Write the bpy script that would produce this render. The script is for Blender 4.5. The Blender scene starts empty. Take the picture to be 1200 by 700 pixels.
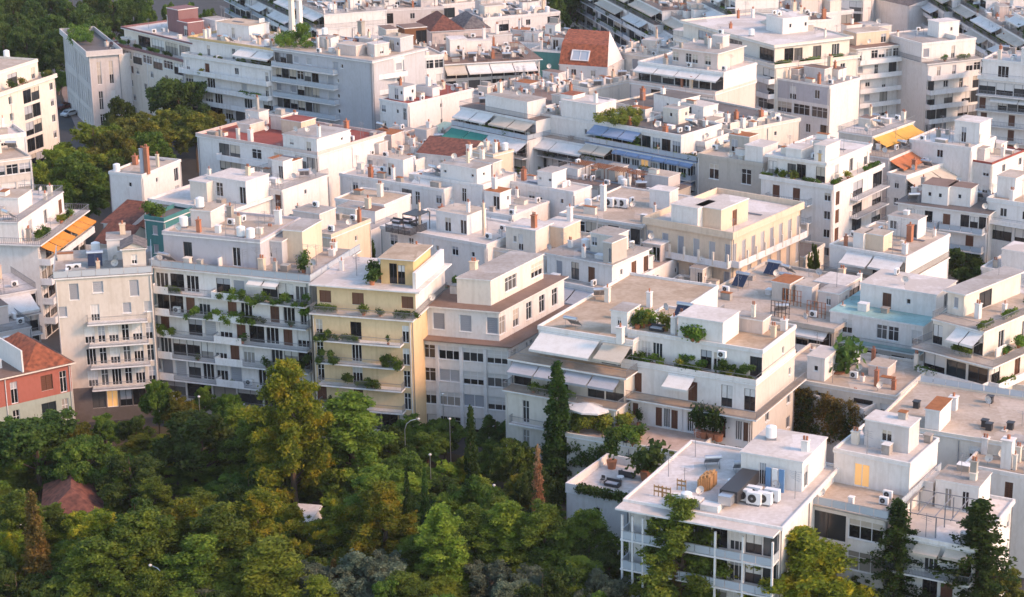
import bpy, math, random, zlib
import numpy as np
from mathutils import Vector
R = math.radians
scene = bpy.context.scene
COL = scene.collection

# ------------------------------------------------------------------ camera model
CAM_Z, PITCH, FPX, PPX, PPY = 100.0, R(17.5), 2400.0, 720.0, 350.0
CP, SP = math.cos(PITCH), math.sin(PITCH)
def at(x, y, z):
    """world point at height z seen at photo pixel x, y"""
    a = (x - PPX) / FPX; b = (PPY - y) / FPX
    d = Vector((a, CP + b * SP, -SP + b * CP))
    return Vector((0, 0, CAM_Z)) + d * ((z - CAM_Z) / d.z)
def proj(p):
    q = p - Vector((0, 0, CAM_Z))
    dep = q.y * CP - q.z * SP
    return PPX + FPX * q.x / dep, PPY - FPX * (q.y * SP + q.z * CP) / dep
def mpp(p):
    q = p - Vector((0, 0, CAM_Z))
    return (q.y * CP - q.z * SP) / FPX

# ------------------------------------------------------------------ materials
MATS = {}
def nodes(name):
    m = bpy.data.materials.new(name); m.use_nodes = True
    n = m.node_tree.nodes; l = m.node_tree.links
    return m, n, l, n['Principled BSDF']
def stain(name, col, rough=.88, var=.09, scale=.3, streak=.5, fine=.07, bump=.1, tint=None, spec=.3, metal=0.0, patch=0):
    """weathered surface: broad blotches, run-off streaks and fine grain around one base colour"""
    m, n, l, p = nodes(name)
    geo = n.new('ShaderNodeNewGeometry')
    mp = n.new('ShaderNodeMapping'); mp.inputs['Scale'].default_value = (1, 1, streak)
    l.new(geo.outputs['Position'], mp.inputs['Vector'])
    a = n.new('ShaderNodeTexNoise'); a.inputs['Scale'].default_value = scale; a.inputs['Detail'].default_value = 6; a.inputs['Roughness'].default_value = .65
    b = n.new('ShaderNodeTexNoise'); b.inputs['Scale'].default_value = scale * 9; b.inputs['Detail'].default_value = 3
    l.new(mp.outputs[0], a.inputs['Vector']); l.new(mp.outputs[0], b.inputs['Vector'])
    ra = n.new('ShaderNodeMapRange'); ra.inputs[1].default_value = .36; ra.inputs[2].default_value = .66; ra.inputs[3].default_value = 1 - var; ra.inputs[4].default_value = 1 + var * .35
    rb = n.new('ShaderNodeMapRange'); rb.inputs[1].default_value = .3; rb.inputs[2].default_value = .7; rb.inputs[3].default_value = 1 - fine; rb.inputs[4].default_value = 1 + fine
    l.new(a.outputs[0], ra.inputs[0]); l.new(b.outputs[0], rb.inputs[0])
    mu = n.new('ShaderNodeMath'); mu.operation = 'MULTIPLY'
    l.new(ra.outputs[0], mu.inputs[0]); l.new(rb.outputs[0], mu.inputs[1])
    mx = n.new('ShaderNodeMix'); mx.data_type = 'RGBA'; mx.blend_type = 'MIX'
    tc = tint or (col[0] * .62, col[1] * .57, col[2] * .5)
    mx.inputs[6].default_value = (*tc, 1); mx.inputs[7].default_value = (*col, 1)
    if streak < 1:
        mp2 = n.new('ShaderNodeMapping'); mp2.inputs['Scale'].default_value = (1.6, 1.6, .07); l.new(geo.outputs['Position'], mp2.inputs['Vector'])
        c = n.new('ShaderNodeTexNoise'); c.inputs['Scale'].default_value = 1.0; c.inputs['Detail'].default_value = 4; l.new(mp2.outputs[0], c.inputs['Vector'])
        rc = n.new('ShaderNodeMapRange'); rc.inputs[1].default_value = .54; rc.inputs[2].default_value = .72; rc.inputs[3].default_value = 1.0; rc.inputs[4].default_value = .83; l.new(c.outputs[0], rc.inputs[0])
        m3 = n.new('ShaderNodeMath'); m3.operation = 'MULTIPLY'; l.new(mu.outputs[0], m3.inputs[0]); l.new(rc.outputs[0], m3.inputs[1]); mu = m3
    if patch:
        vo = n.new('ShaderNodeTexVoronoi'); vo.distance = 'CHEBYCHEV'; vo.inputs['Scale'].default_value = .22; l.new(geo.outputs['Position'], vo.inputs['Vector'])
        sp = n.new('ShaderNodeSeparateColor'); l.new(vo.outputs['Color'], sp.inputs[0])
        pr_ = n.new('ShaderNodeMapRange'); pr_.inputs[3].default_value = 1 - patch; pr_.inputs[4].default_value = 1.0; l.new(sp.outputs[0], pr_.inputs[0])
        m2 = n.new('ShaderNodeMath'); m2.operation = 'MULTIPLY'; l.new(mu.outputs[0], m2.inputs[0]); l.new(pr_.outputs[0], m2.inputs[1]); mu = m2
    inv = n.new('ShaderNodeMapRange'); inv.inputs[1].default_value = 1 - var * 1.6; inv.inputs[2].default_value = 1.0; inv.inputs[3].default_value = max(0, 1 - var * 3.2)
    l.new(mu.outputs[0], inv.inputs[0]); l.new(inv.outputs[0], mx.inputs[0])
    l.new(mx.outputs[2], p.inputs['Base Color'])
    p.inputs['Roughness'].default_value = rough; p.inputs['Specular IOR Level'].default_value = spec; p.inputs['Metallic'].default_value = metal
    if bump:
        bp = n.new('ShaderNodeBump'); bp.inputs['Strength'].default_value = bump; bp.inputs['Distance'].default_value = .05
        l.new(b.outputs[0], bp.inputs['Height']); l.new(bp.outputs[0], p.inputs['Normal'])
    MATS[name] = m
    return m
def plain(name, col, rough=.5, metal=0, spec=.4, emit=0):
    m, n, l, p = nodes(name)
    p.inputs['Base Color'].default_value = (*col, 1); p.inputs['Roughness'].default_value = rough
    p.inputs['Metallic'].default_value = metal; p.inputs['Specular IOR Level'].default_value = spec
    if emit:
        p.inputs['Emission Color'].default_value = (*col, 1); p.inputs['Emission Strength'].default_value = emit
    MATS[name] = m
    return m
def panes(name, stops, rough=.1, spec=.6):
    """glass whose backing (dark room, curtain, blind) differs from pane to pane"""
    m, n, l, p = nodes(name)
    oi = n.new('ShaderNodeObjectInfo'); rp = n.new('ShaderNodeValToRGB'); rp.color_ramp.interpolation = 'CONSTANT'
    el = rp.color_ramp.elements
    while len(el) < len(stops): el.new(.5)
    for e, (pos, c) in zip(el, stops): e.position = pos; e.color = (*c, 1)
    l.new(oi.outputs['Random'], rp.inputs[0]); l.new(rp.outputs[0], p.inputs['Base Color'])
    p.inputs['Roughness'].default_value = rough; p.inputs['Specular IOR Level'].default_value = spec
    MATS[name] = m
def tiles(name, col, sc=3.0):
    m, n, l, p = nodes(name)
    tc = n.new('ShaderNodeTexCoord')
    w = n.new('ShaderNodeTexWave'); w.inputs['Scale'].default_value = sc; w.bands_direction = 'X'; w.inputs['Distortion'].default_value = .4
    w2 = n.new('ShaderNodeTexWave'); w2.inputs['Scale'].default_value = sc * .8; w2.bands_direction = 'Y'; w2.wave_profile = 'SAW'
    no = n.new('ShaderNodeTexNoise'); no.inputs['Scale'].default_value = 1.6; no.inputs['Detail'].default_value = 6
    for q in (w, w2, no): l.new(tc.outputs['Object'], q.inputs['Vector'])
    rp = n.new('ShaderNodeValToRGB')
    rp.color_ramp.elements[0].position = .32; rp.color_ramp.elements[0].color = (col[0] * .45, col[1] * .45, col[2] * .5, 1)
    rp.color_ramp.elements[1].position = .68; rp.color_ramp.elements[1].color = (col[0] * 1.15, col[1] * 1.1, col[2] * 1.1, 1)
    l.new(no.outputs[0], rp.inputs[0]); l.new(rp.outputs[0], p.inputs['Base Color'])
    ad = n.new('ShaderNodeMath'); l.new(w.outputs[1], ad.inputs[0]); l.new(w2.outputs[1], ad.inputs[1])
    bp = n.new('ShaderNodeBump'); bp.inputs['Strength'].default_value = .8; bp.inputs['Distance'].default_value = .08
    l.new(ad.outputs[0], bp.inputs['Height']); l.new(bp.outputs[0], p.inputs['Normal'])
    p.inputs['Roughness'].default_value = .8
    MATS[name] = m
def leafmat(name, col, warm=None, trans=.5):
    m, n, l, p = nodes(name)
    geo = n.new('ShaderNodeNewGeometry'); no = n.new('ShaderNodeTexNoise'); no.inputs['Scale'].default_value = .55; no.inputs['Detail'].default_value = 4
    l.new(geo.outputs['Position'], no.inputs['Vector'])
    rp = n.new('ShaderNodeValToRGB')
    w = warm or (col[0] * 1.5, col[1] * 1.3, col[2])
    rp.color_ramp.elements[0].position = .36; rp.color_ramp.elements[0].color = (col[0] * .6, col[1] * .65, col[2] * .7, 1)
    rp.color_ramp.elements[1].position = .66; rp.color_ramp.elements[1].color = (*w, 1)
    e = rp.color_ramp.elements.new(.5); e.color = (*col, 1)
    l.new(no.outputs[0], rp.inputs[0])
    oi = n.new('ShaderNodeObjectInfo'); hs = n.new('ShaderNodeHueSaturation')
    mh = n.new('ShaderNodeMapRange'); mh.inputs[3].default_value = .49; mh.inputs[4].default_value = .52
    mv = n.new('ShaderNodeMapRange'); mv.inputs[3].default_value = .85; mv.inputs[4].default_value = 1.4
    l.new(oi.outputs['Random'], mh.inputs[0]); l.new(oi.outputs['Random'], mv.inputs[0])
    l.new(mh.outputs[0], hs.inputs['Hue']); l.new(mv.outputs[0], hs.inputs['Value']); l.new(rp.outputs[0], hs.inputs['Color'])
    l.new(hs.outputs[0], p.inputs['Base Color']); p.inputs['Roughness'].default_value = .6; p.inputs['Specular IOR Level'].default_value = .2
    tr = n.new('ShaderNodeBsdfTranslucent'); l.new(hs.outputs[0], tr.inputs[0])
    mx = n.new('ShaderNodeMixShader'); mx.inputs[0].default_value = trans
    out = n['Material Output']
    l.new(p.outputs[0], mx.inputs[1]); l.new(tr.outputs[0], mx.inputs[2]); l.new(mx.outputs[0], out.inputs['Surface'])
    MATS[name] = m

stain('white', (.73, .695, .66)); stain('cream', (.69, .63, .55)); stain('beige', (.58, .53, .47)); stain('yellow', (.71, .54, .32))
stain('ochre', (.62, .44, .22)); stain('sand', (.66, .53, .40)); stain('pink', (.62, .52, .47)); stain('grey', (.46, .46, .48)); stain('lilac', (.47, .455, .48))
stain('red', (.36, .12, .09)); stain('sage', (.34, .38, .33)); stain('stone', (.46, .42, .37)); stain('palestone', (.58, .54, .52)); stain('plum', (.22, .12, .12)); stain('teal', (.06, .20, .20))
stain('tealroof', (.30, .47, .46), var=.3); stain('concrete', (.38, .36, .33), var=.3)
stain('r_beige', (.52, .44, .37), var=.24, patch=.32, scale=.22, streak=1, fine=.14); stain('r_grey', (.42, .39, .37), var=.26, patch=.32, scale=.22, streak=1, fine=.14)
stain('r_white', (.66, .61, .58), var=.2, patch=.32, scale=.22, streak=1, fine=.12); stain('r_brown', (.22, .15, .12), var=.3, scale=.25, streak=1)
stain('r_dark', (.15, .135, .13), var=.3, scale=.25, streak=1); stain('r_red', (.28, .075, .06), var=.3, scale=.3, streak=1)
stain('r_sand', (.52, .41, .31), var=.3, patch=.32, scale=.2, streak=1, fine=.14)
stain('paving', (.50, .38, .32), var=.25, scale=.8, streak=1)
stain('rust', (.34, .13, .05), var=.4, scale=1.2); stain('wood', (.16, .075, .04), var=.2, scale=1.5, streak=3); stain('woodlight', (.38, .22, .10), var=.2, scale=1.5)
stain('brick', (.40, .17, .10), var=.25, scale=1.5)
for k, c in dict(aw_white=(.68, .66, .63), aw_beige=(.52, .46, .38), aw_grey=(.38, .39, .42), aw_orange=(.62, .26, .05), aw_terra=(.45, .16, .07), aw_green=(.05, .24, .19),
                 aw_blue=(.22, .30, .45), aw_yellow=(.62, .36, .08), aw_brown=(.15, .09, .09)).items():
    stain(k, c, rough=.9, var=.14, scale=.8, streak=1, bump=0)
stain('trim', (.73, .725, .72), rough=.7, var=.13, scale=.8); plain('rail', (.24, .25, .27), .45, .4); plain('darkmetal', (.05, .05, .055), .5, .3); plain('steel', (.55, .56, .58), .35, .8)
plain('railglass', (.42, .47, .52), .2, 0, .6); plain('tank', (.74, .74, .73), .4); plain('fan', (.03, .03, .03), .6); plain('solar', (.015, .02, .045), .12, 0, .8)
plain('slat', (.30, .19, .12), .7); plain('pot', (.36, .14, .07), .8); plain('pale', (.6, .58, .55), .7); plain('bluepaint', (.12, .24, .42), .6)
plain('lampglow', (1.0, .55, .16), .5, 0, .3, 6.0); plain('roomglow', (.75, .42, .16), .4, 0, .4, .22); plain('carpaint', (.55, .56, .58), .25, .2, .6); plain('carred', (.10, .02, .02), .25, .1, .6)
plain('rubber', (.02, .02, .02), .8); plain('skin', (.45, .27, .19), .6); plain('cloth_blue', (.05, .09, .2), .8); plain('cloth_white', (.6, .6, .62), .8); plain('hairdark', (.03, .02, .015), .7)
panes('glass', [(0, (.012, .013, .016)), (.55, (.035, .038, .042)), (.72, (.10, .10, .10)), (.84, (.30, .28, .25)), (.93, (.02, .03, .035))])
panes('blind', [(0, (.34, .35, .38)), (.5, (.42, .42, .43)), (.8, (.28, .29, .32))], rough=.5, spec=.3)
panes('shutter', [(0, (.13, .055, .035)), (.5, (.17, .08, .05)), (.8, (.10, .05, .035))], rough=.6, spec=.3)
panes('greenglass', [(0, (.05, .075, .07)), (.5, (.08, .10, .09)), (.8, (.03, .05, .05))])
tiles('tile', (.40, .125, .06)); tiles('tilebrown', (.24, .09, .06)); tiles('tilegrey', (.22, .20, .19))
stain('bark', (.12, .085, .06), var=.3, scale=2); stain('barkpale', (.30, .26, .22), var=.3, scale=2)
stain('asphalt', (.055, .055, .058), var=.2, scale=.3, streak=1); stain('earth', (.085, .065, .042), var=.4, scale=.2, streak=1, tint=(.04, .05, .02)); stain('pave', (.28, .22, .20), var=.25, scale=.5, streak=1)
leafmat('lf_pine', (0.122, 0.173, 0.023), (0.212, 0.256, 0.031)); leafmat('lf_gold', (.165, .20, .018), (.36, .29, .022)); leafmat('lf_bright', (0.179, 0.247, 0.029), (0.293, 0.346, 0.041))  # golden pine leaf: low sun on green crowns put into the colour
leafmat('lf_dark', (0.065, 0.108, 0.020), (0.114, 0.166, 0.035)); leafmat('lf_olive', (0.125, 0.156, 0.102), (0.200, 0.225, 0.144)); leafmat('lf_cyp', (0.033, 0.069, 0.012), (0.062, 0.106, 0.017))
leafmat('lf_rust', (0.138, 0.094, 0.024), (0.225, 0.125, 0.036)); leafmat('lf_dead', (0.340, 0.150, 0.072), (0.340, 0.213, 0.108)); leafmat('lf_autumn', (.155, .17, .026), (.25, .22, .034)); leafmat('lf_bush', (0.105, 0.173, 0.026), (0.179, 0.256, 0.037))
M = MATS

# ------------------------------------------------------------------ mesh builder
class MB:
    def __init__(s): s.v = []; s.f = []; s.m = []; s.mats = []
    def mi(s, m):
        if m not in s.mats: s.mats.append(m)
        return s.mats.index(m)
    def quad(s, a, b, c, d, m):
        i = len(s.v); s.v += [tuple(a), tuple(b), tuple(c), tuple(d)]; s.f.append((i, i + 1, i + 2, i + 3)); s.m.append(s.mi(m))
    def poly(s, pts, m):
        i = len(s.v); s.v += [tuple(p) for p in pts]; s.f.append(tuple(range(i, i + len(pts)))); s.m.append(s.mi(m))
    def box(s, fp, a0, a1, b0, b1, c0, c1, m, top=None, skip=''):
        p = [fp(a, b, c) for c in (c0, c1) for b in (b0, b1) for a in (a0, a1)]
        i = len(s.v); s.v += [tuple(q) for q in p]; k = s.mi(m)
        F = dict(d=(0, 2, 3, 1), u=(4, 5, 7, 6), f=(0, 1, 5, 4), b=(2, 6, 7, 3), l=(0, 4, 6, 2), r=(1, 3, 7, 5))
        for key, q in F.items():
            if key in skip: continue
            s.f.append(tuple(i + j for j in q)); s.m.append(s.mi(top) if (top and key == 'u') else k)
    def cyl(s, fp, a, b, c0, c1, r, m, n=8, r2=None, cap=True, ax='c'):
        r2 = r if r2 is None else r2
        i = len(s.v); k = s.mi(m)
        for (c, rr) in ((c0, r), (c1, r2)):
            for j in range(n):
                t = 2 * math.pi * j / n; x, y = rr * math.cos(t), rr * math.sin(t)
                if ax == 'c': q = fp(a + x, b + y, c)
                elif ax == 'a': q = fp(c, a + x, b + y)
                else: q = fp(a + x, c, b + y)
                s.v.append(tuple(q))
        for j in range(n):
            s.f.append((i + j, i + (j + 1) % n, i + n + (j + 1) % n, i + n + j)); s.m.append(k)
        if cap:
            s.f.append(tuple(i + n + j for j in range(n))); s.m.append(k)
            s.f.append(tuple(i + j for j in reversed(range(n)))); s.m.append(k)
    def tube(s, pts, rads, m, n=5):
        i0 = len(s.v); k = s.mi(m)
        for q, (p, r) in enumerate(zip(pts, rads)):
            p = Vector(p); d = (Vector(pts[min(q + 1, len(pts) - 1)]) - Vector(pts[max(q - 1, 0)])).normalized()
            x = d.cross(Vector((.3, .9, .2)) if abs(d.z) > .8 else Vector((0, 0, 1))).normalized(); y = d.cross(x)
            for j in range(n):
                t = 2 * math.pi * j / n; s.v.append(tuple(p + (x * math.cos(t) + y * math.sin(t)) * r))
        for q in range(len(pts) - 1):
            for j in range(n):
                a = i0 + q * n + j; b = i0 + q * n + (j + 1) % n
                s.f.append((a, b, b + n, a + n)); s.m.append(k)
        s.f.append(tuple(i0 + (len(pts) - 1) * n + j for j in range(n))); s.m.append(k)
    def mesh(s, name):
        me = bpy.data.meshes.new(name); me.from_pydata(s.v, [], s.f)
        for m in s.mats: me.materials.append(MATS[m])
        if len(s.mats) > 1: me.polygons.foreach_set('material_index', s.m)
        return me
XYZ = lambda a, b, c: (a, b, c)
def link(name, data, parent=None, loc=(0, 0, 0)):
    o = bpy.data.objects.new(name, data); COL.objects.link(o)
    o.location = loc
    if parent: o.parent = parent
    return o
def structure(o): o['kind'] = 'structure'; return o
ITEMS = []                                   # (object, singular, plural, where)
def tag(o, label, cat, group=None):
    o['label'] = label; o['category'] = cat
    if group: o['group'] = group
    return o
PLANTS_USED = {}
def copy_tree(o, parent=None):
    c = o.copy(); COL.objects.link(c)
    if parent: c.parent = parent
    for ch in KIDS.get(o.name, []): KIDS.setdefault(c.name, []).append(copy_tree(ch, c))
    return c
KIDS = {}
class Proto:
    """one thing with its parts, built the first time it is placed and copied afterwards"""
    def __init__(s, name, make): s.name = name; s.make = make; s.src = None
    def place(s, loc, rz=0, sc=1.0):
        if s.src is None:
            s.src = link(s.name, None); KIDS[s.src.name] = s.make(s.src); o = s.src
        else:
            o = copy_tree(s.src)
        o.location = loc; o.rotation_euler = (0, 0, rz); o.scale = (sc, sc, sc) if not isinstance(sc, tuple) else sc
        return o

# ------------------------------------------------------------------ rooftop things
def mk_ac(r):
    a = MB(); a.box(XYZ, -.5, .5, -.2, .2, .12, .92, 'tank'); a.box(XYZ, -.4, -.3, -.2, .2, 0, .12, 'rail'); a.box(XYZ, .3, .4, -.2, .2, 0, .12, 'rail')
    b = MB(); b.cyl(XYZ, -.1, .52, -.235, -.2, .3, 'fan', 12, ax='b'); b.cyl(XYZ, -.1, .52, -.25, -.235, .09, 'rail', 8, ax='b')
    return [link('casing', a.mesh('casing'), r), link('fan_grille', b.mesh('fan_grille'), r)]
def mk_dish(r):
    a = MB(); n, k = 12, 4
    pts = [[(math.cos(2 * math.pi * j / n) * .5 * q / k, -.25 + .28 * (1 - (q / k) ** 2) - .0, .95 + math.sin(2 * math.pi * j / n) * .5 * q / k) for j in range(n)] for q in range(k + 1)]
    for q in range(k):
        for j in range(n):
            a.quad(pts[q][j], pts[q][(j + 1) % n], pts[q + 1][(j + 1) % n], pts[q + 1][j], 'pale')
    b = MB(); b.cyl(XYZ, 0, .12, 0, 1.0, .035, 'rail', 6); b.tube([(0, -.2, .55), (0, -.62, .9)], [.02, .02], 'rail'); b.box(XYZ, -.05, .05, -.68, -.58, .86, .98, 'rail')
    return [link('dish', a.mesh('dish'), r), link('mount', b.mesh('mount'), r)]
def mk_heater(r):
    a = MB(); f = lambda s, t, w: (s, -1.0 + t * .76 + w * -.5, .25 + t * .65 + w * .8)
    a.box(f, -.95, -.02, 0, 2.1, 0, .1, 'rail', top='solar'); a.box(f, .02, .95, 0, 2.1, 0, .1, 'rail', top='solar')
    b = MB(); b.cyl(XYZ, .75, 1.72, -1.1, 1.1, .29, 'steel', 12, ax='a')
    c = MB()
    for x in (-.85, .85):
        c.tube([(x, .75, 0), (x, .75, 1.5)], [.03, .03], 'rail', 4); c.tube([(x, -1, 0), (x, -1, .3)], [.03, .03], 'rail', 4); c.tube([(x, -1, .05), (x, .75, .05)], [.03, .03], 'rail', 4)
    return [link('solar_panel', a.mesh('solar_panel'), r), link('water_tank', b.mesh('water_tank'), r), link('stand', c.mesh('stand'), r)]
def mk_tank(r):
    a = MB(); a.cyl(XYZ, 0, 0, .25, 1.45, .6, 'tank', 16); a.cyl(XYZ, 0, 0, 1.45, 1.62, .6, 'tank', 16, r2=.2)
    b = MB(); b.box(XYZ, -.55, .55, -.55, -.4, 0, .25, 'rail'); b.box(XYZ, -.55, .55, .4, .55, 0, .25, 'rail')
    return [link('tank_body', a.mesh('tank_body'), r), link('base', b.mesh('base'), r)]
def mk_parasol(r):
    a = MB(); n = 8
    for j in range(n):
        t0, t1 = 2 * math.pi * j / n, 2 * math.pi * (j + 1) / n
        a.poly([(0, 0, 2.75), (1.6 * math.cos(t0), 1.6 * math.sin(t0), 2.25), (1.6 * math.cos(t1), 1.6 * math.sin(t1), 2.25)], 'aw_white')
        a.quad((1.6 * math.cos(t0), 1.6 * math.sin(t0), 2.25), (1.6 * math.cos(t1), 1.6 * math.sin(t1), 2.25), (1.6 * math.cos(t1), 1.6 * math.sin(t1), 2.08), (1.6 * math.cos(t0), 1.6 * math.sin(t0), 2.08), 'aw_white')
    b = MB(); b.cyl(XYZ, 0, 0, 0, 2.75, .035, 'rail', 6); b.cyl(XYZ, 0, 0, 0, .1, .3, 'rail', 10)
    return [link('canopy', a.mesh('canopy'), r), link('pole', b.mesh('pole'), r)]
def mk_table(r):
    a = MB(); a.cyl(XYZ, 0, 0, .7, .75, .55, 'tank', 16)
    b = MB(); b.cyl(XYZ, 0, 0, 0, .7, .05, 'rail', 6); b.cyl(XYZ, 0, 0, 0, .04, .28, 'rail', 10)
    return [link('tabletop', a.mesh('tabletop'), r), link('leg', b.mesh('leg'), r)]
def mk_chair(r):
    a = MB(); a.box(XYZ, -.23, .23, -.23, .23, .42, .46, 'darkmetal')
    b = MB(); b.box(XYZ, -.23, .23, .2, .24, .52, .88, 'darkmetal')
    c = []
    for x in (-.2, .2):
        for y in (-.2, .2):
            q = MB(); q.box(XYZ, x - .02, x + .02, y - .02, y + .02, 0, .5 if y > 0 else .42, 'darkmetal', skip='u'); c.append(link('leg', q.mesh('leg'), r))
    return [link('seat', a.mesh('seat'), r), link('backrest', b.mesh('backrest'), r)] + c
def mk_sofa(r):
    a = MB(); a.box(XYZ, -.95, .95, -.4, .4, .1, .38, 'darkmetal'); a.box(XYZ, -.95, .95, .28, .42, .385, .8, 'darkmetal'); a.box(XYZ, -.95, -.8, -.4, .275, .385, .6, 'darkmetal'); a.box(XYZ, .8, .95, -.4, .275, .385, .6, 'darkmetal')
    b = MB(); b.box(XYZ, -.78, -.01, -.38, .26, .39, .5, 'aw_grey'); b.box(XYZ, .01, .78, -.38, .26, .39, .5, 'aw_grey')
    return [link('frame', a.mesh('frame'), r), link('cushion', b.mesh('cushion'), r)]
PR = dict(ac=Proto('air_conditioner', mk_ac), dish=Proto('satellite_dish', mk_dish), heater=Proto('solar_water_heater', mk_heater), tank=Proto('water_tank', mk_tank),
          parasol=Proto('parasol', mk_parasol), table=Proto('terrace_table', mk_table), chair=Proto('terrace_chair', mk_chair), sofa=Proto('terrace_sofa', mk_sofa))
WORD = dict(ac=('boxy white air conditioner', 'boxy white air conditioners', 'air conditioner'), dish=('pale satellite dish', 'pale satellite dishes', 'satellite dish'),
            heater=('solar water heater', 'solar water heaters', 'water heater'), tank=('white water tank', 'white water tanks', 'water tank'),
            parasol=('open white parasol', 'open white parasols', 'parasol'), table=('round white table', 'round white tables', 'table'),
            chair=('dark terrace chair', 'dark terrace chairs', 'chair'), sofa=('dark terrace sofa', 'dark terrace sofas', 'sofa'))
def put(kind, loc, where, rz=0, sc=1.0):
    o = PR[kind].place(loc, rz, sc); a, b, c = WORD[kind]
    o['category'] = c; ITEMS.append((o, a, b, where)); return o

# ------------------------------------------------------------------ foliage
def leafcloud(cents, rads, n, size, mat, name, seed, squash=.8, inner=.55, upd=0.0, thin=1.0):
    rg = np.random.default_rng(seed)
    cents = np.array(cents); rads = np.array(rads)
    w = rads ** 2; pick = rg.choice(len(cents), n, p=w / w.sum())
    d = rg.normal(size=(n, 3)); d /= np.linalg.norm(d, axis=1)[:, None]
    d[:, 2] += upd; d /= np.linalg.norm(d, axis=1)[:, None]
    rr = rads[pick] * (inner + (1 - inner) * rg.random(n) ** .5) * (1 + .12 * rg.normal(size=n))
    p = cents[pick] + rg.normal(size=(n, 3)) * .12 + d * rr[:, None] * np.array([1, 1, squash])
    nn = d * .9 + rg.normal(size=(n, 3)) * .8; nn /= np.linalg.norm(nn, axis=1)[:, None]
    h = rg.normal(size=(n, 3)); a = np.cross(nn, h); a /= np.linalg.norm(a, axis=1)[:, None]; b = np.cross(nn, a)
    sz = size * (.6 + .8 * rg.random(n))[:, None]
    a = a * sz * .5; b = b * sz * thin * (.35 + .3 * rg.random(n))[:, None]
    v = np.stack([p - a, p + b, p + a, p - b], 1).reshape(-1, 3)
    me = bpy.data.meshes.new(name); me.vertices.add(4 * n); me.vertices.foreach_set('co', v.astype(np.float32).ravel())
    me.loops.add(4 * n); me.loops.foreach_set('vertex_index', np.arange(4 * n, dtype=np.int32))
    me.polygons.add(n); me.polygons.foreach_set('loop_start', np.arange(0, 4 * n, 4, dtype=np.int32)); me.polygons.foreach_set('loop_total', np.full(n, 4, np.int32))
    me.materials.append(MATS[mat]); me.update(); me.validate()
    return me
def trunk_mesh(h, r, ends, bark='bark', base=.25):
    m = MB(); m.tube([(0, 0, -1), (.02 * h, 0, h * .3), (-.01 * h, .01 * h, h * .65), (0, 0, h * .97)], [r * 1.15, r * .8, r * .5, r * .08], bark, 7)
    for e in ends:
        e = Vector(e); b = Vector((0, 0, max(h * base * .6, e.z - .55 * math.hypot(e.x, e.y) - .4)))
        mid = b.lerp(e, .55) + Vector((0, 0, .12 * (e - b).length)); m.tube([b, mid, e], [r * .38, r * .22, r * .06], bark, 4)
    return m.mesh('trunk')
def crown_pts(kind, rnd):
    C = []; Rr = []
    def add(x, y, z, r): C.append((x, y, z)); Rr.append(r)
    if kind in ('pine', 'cone'):   # boughs carrying tufts, shorter towards a ragged top, with gaps between them
        nb, top, base, R0, ex = (40, 13.4, 2.6, 3.7, .62) if kind == 'pine' else (46, 13.2, 1.2, 2.9, .85)
        for k in range(nb):
            t = (k + rnd.random()) / nb; z = base + (top - base) * t ** .9; a = k * 2.4 + rnd.uniform(-.5, .5)
            ln = (R0 * (1 - t) ** ex + .25) * rnd.uniform(.55, 1.15); up = rnd.uniform(.0, .28)
            for q in range(6):
                f = .38 + .62 * q / 5; w = (.26 + .34 * (1 - t)) * rnd.uniform(.75, 1.35) * (1.15 - .35 * abs(f - .7))
                add(ln * f * math.cos(a) + rnd.gauss(0, .28 * f), ln * f * math.sin(a) + rnd.gauss(0, .28 * f), z + up * ln * f + rnd.gauss(0, .16), w)
        for k in range(5): add(rnd.gauss(0, .12), rnd.gauss(0, .12), top - .7 * k, .25 + .06 * k)
    elif kind == 'broad':          # main limbs, each with its own cloud of leaf clumps
        for k in range(13):
            u = rnd.uniform(-.55, 1); a = k * 2.4 + rnd.uniform(-.4, .4); q = math.sqrt(max(0, 1 - u * u)) * rnd.uniform(.45, .95)
            cx, cy, cz, r0 = 3.5 * q * math.cos(a), 3.5 * q * math.sin(a), 6.3 + 3.1 * u, rnd.uniform(1.1, 1.75)
            for j in range(13):
                d = Vector((rnd.gauss(0, 1), rnd.gauss(0, 1), rnd.gauss(0, 1) * .8)).normalized() * r0 * rnd.uniform(.5, 1.1)
                add(cx + d.x, cy + d.y, cz + d.z, rnd.uniform(.3, .62))
    elif kind == 'cypress':        # dense spindle
        for k in range(330):
            t = rnd.random(); z = .7 + 13.1 * t; rm = 1.42 * min(1, (t + .10) * 3.6) * (1 - t) ** .62 + .03; a = rnd.random() * 6.283; q = rm * (.45 + .5 * rnd.random())
            add(q * math.cos(a), q * math.sin(a), z, (.16 + .2 * rnd.random()) * (1.15 - .7 * t))
    elif kind == 'bush':
        for k in range(9):
            a = rnd.random() * 6.283; q = .45 * rnd.random() ** .5; add(q * math.cos(a), q * math.sin(a), .55 + .65 * rnd.random(), .18 + .2 * rnd.random())
    return C, Rr
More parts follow.
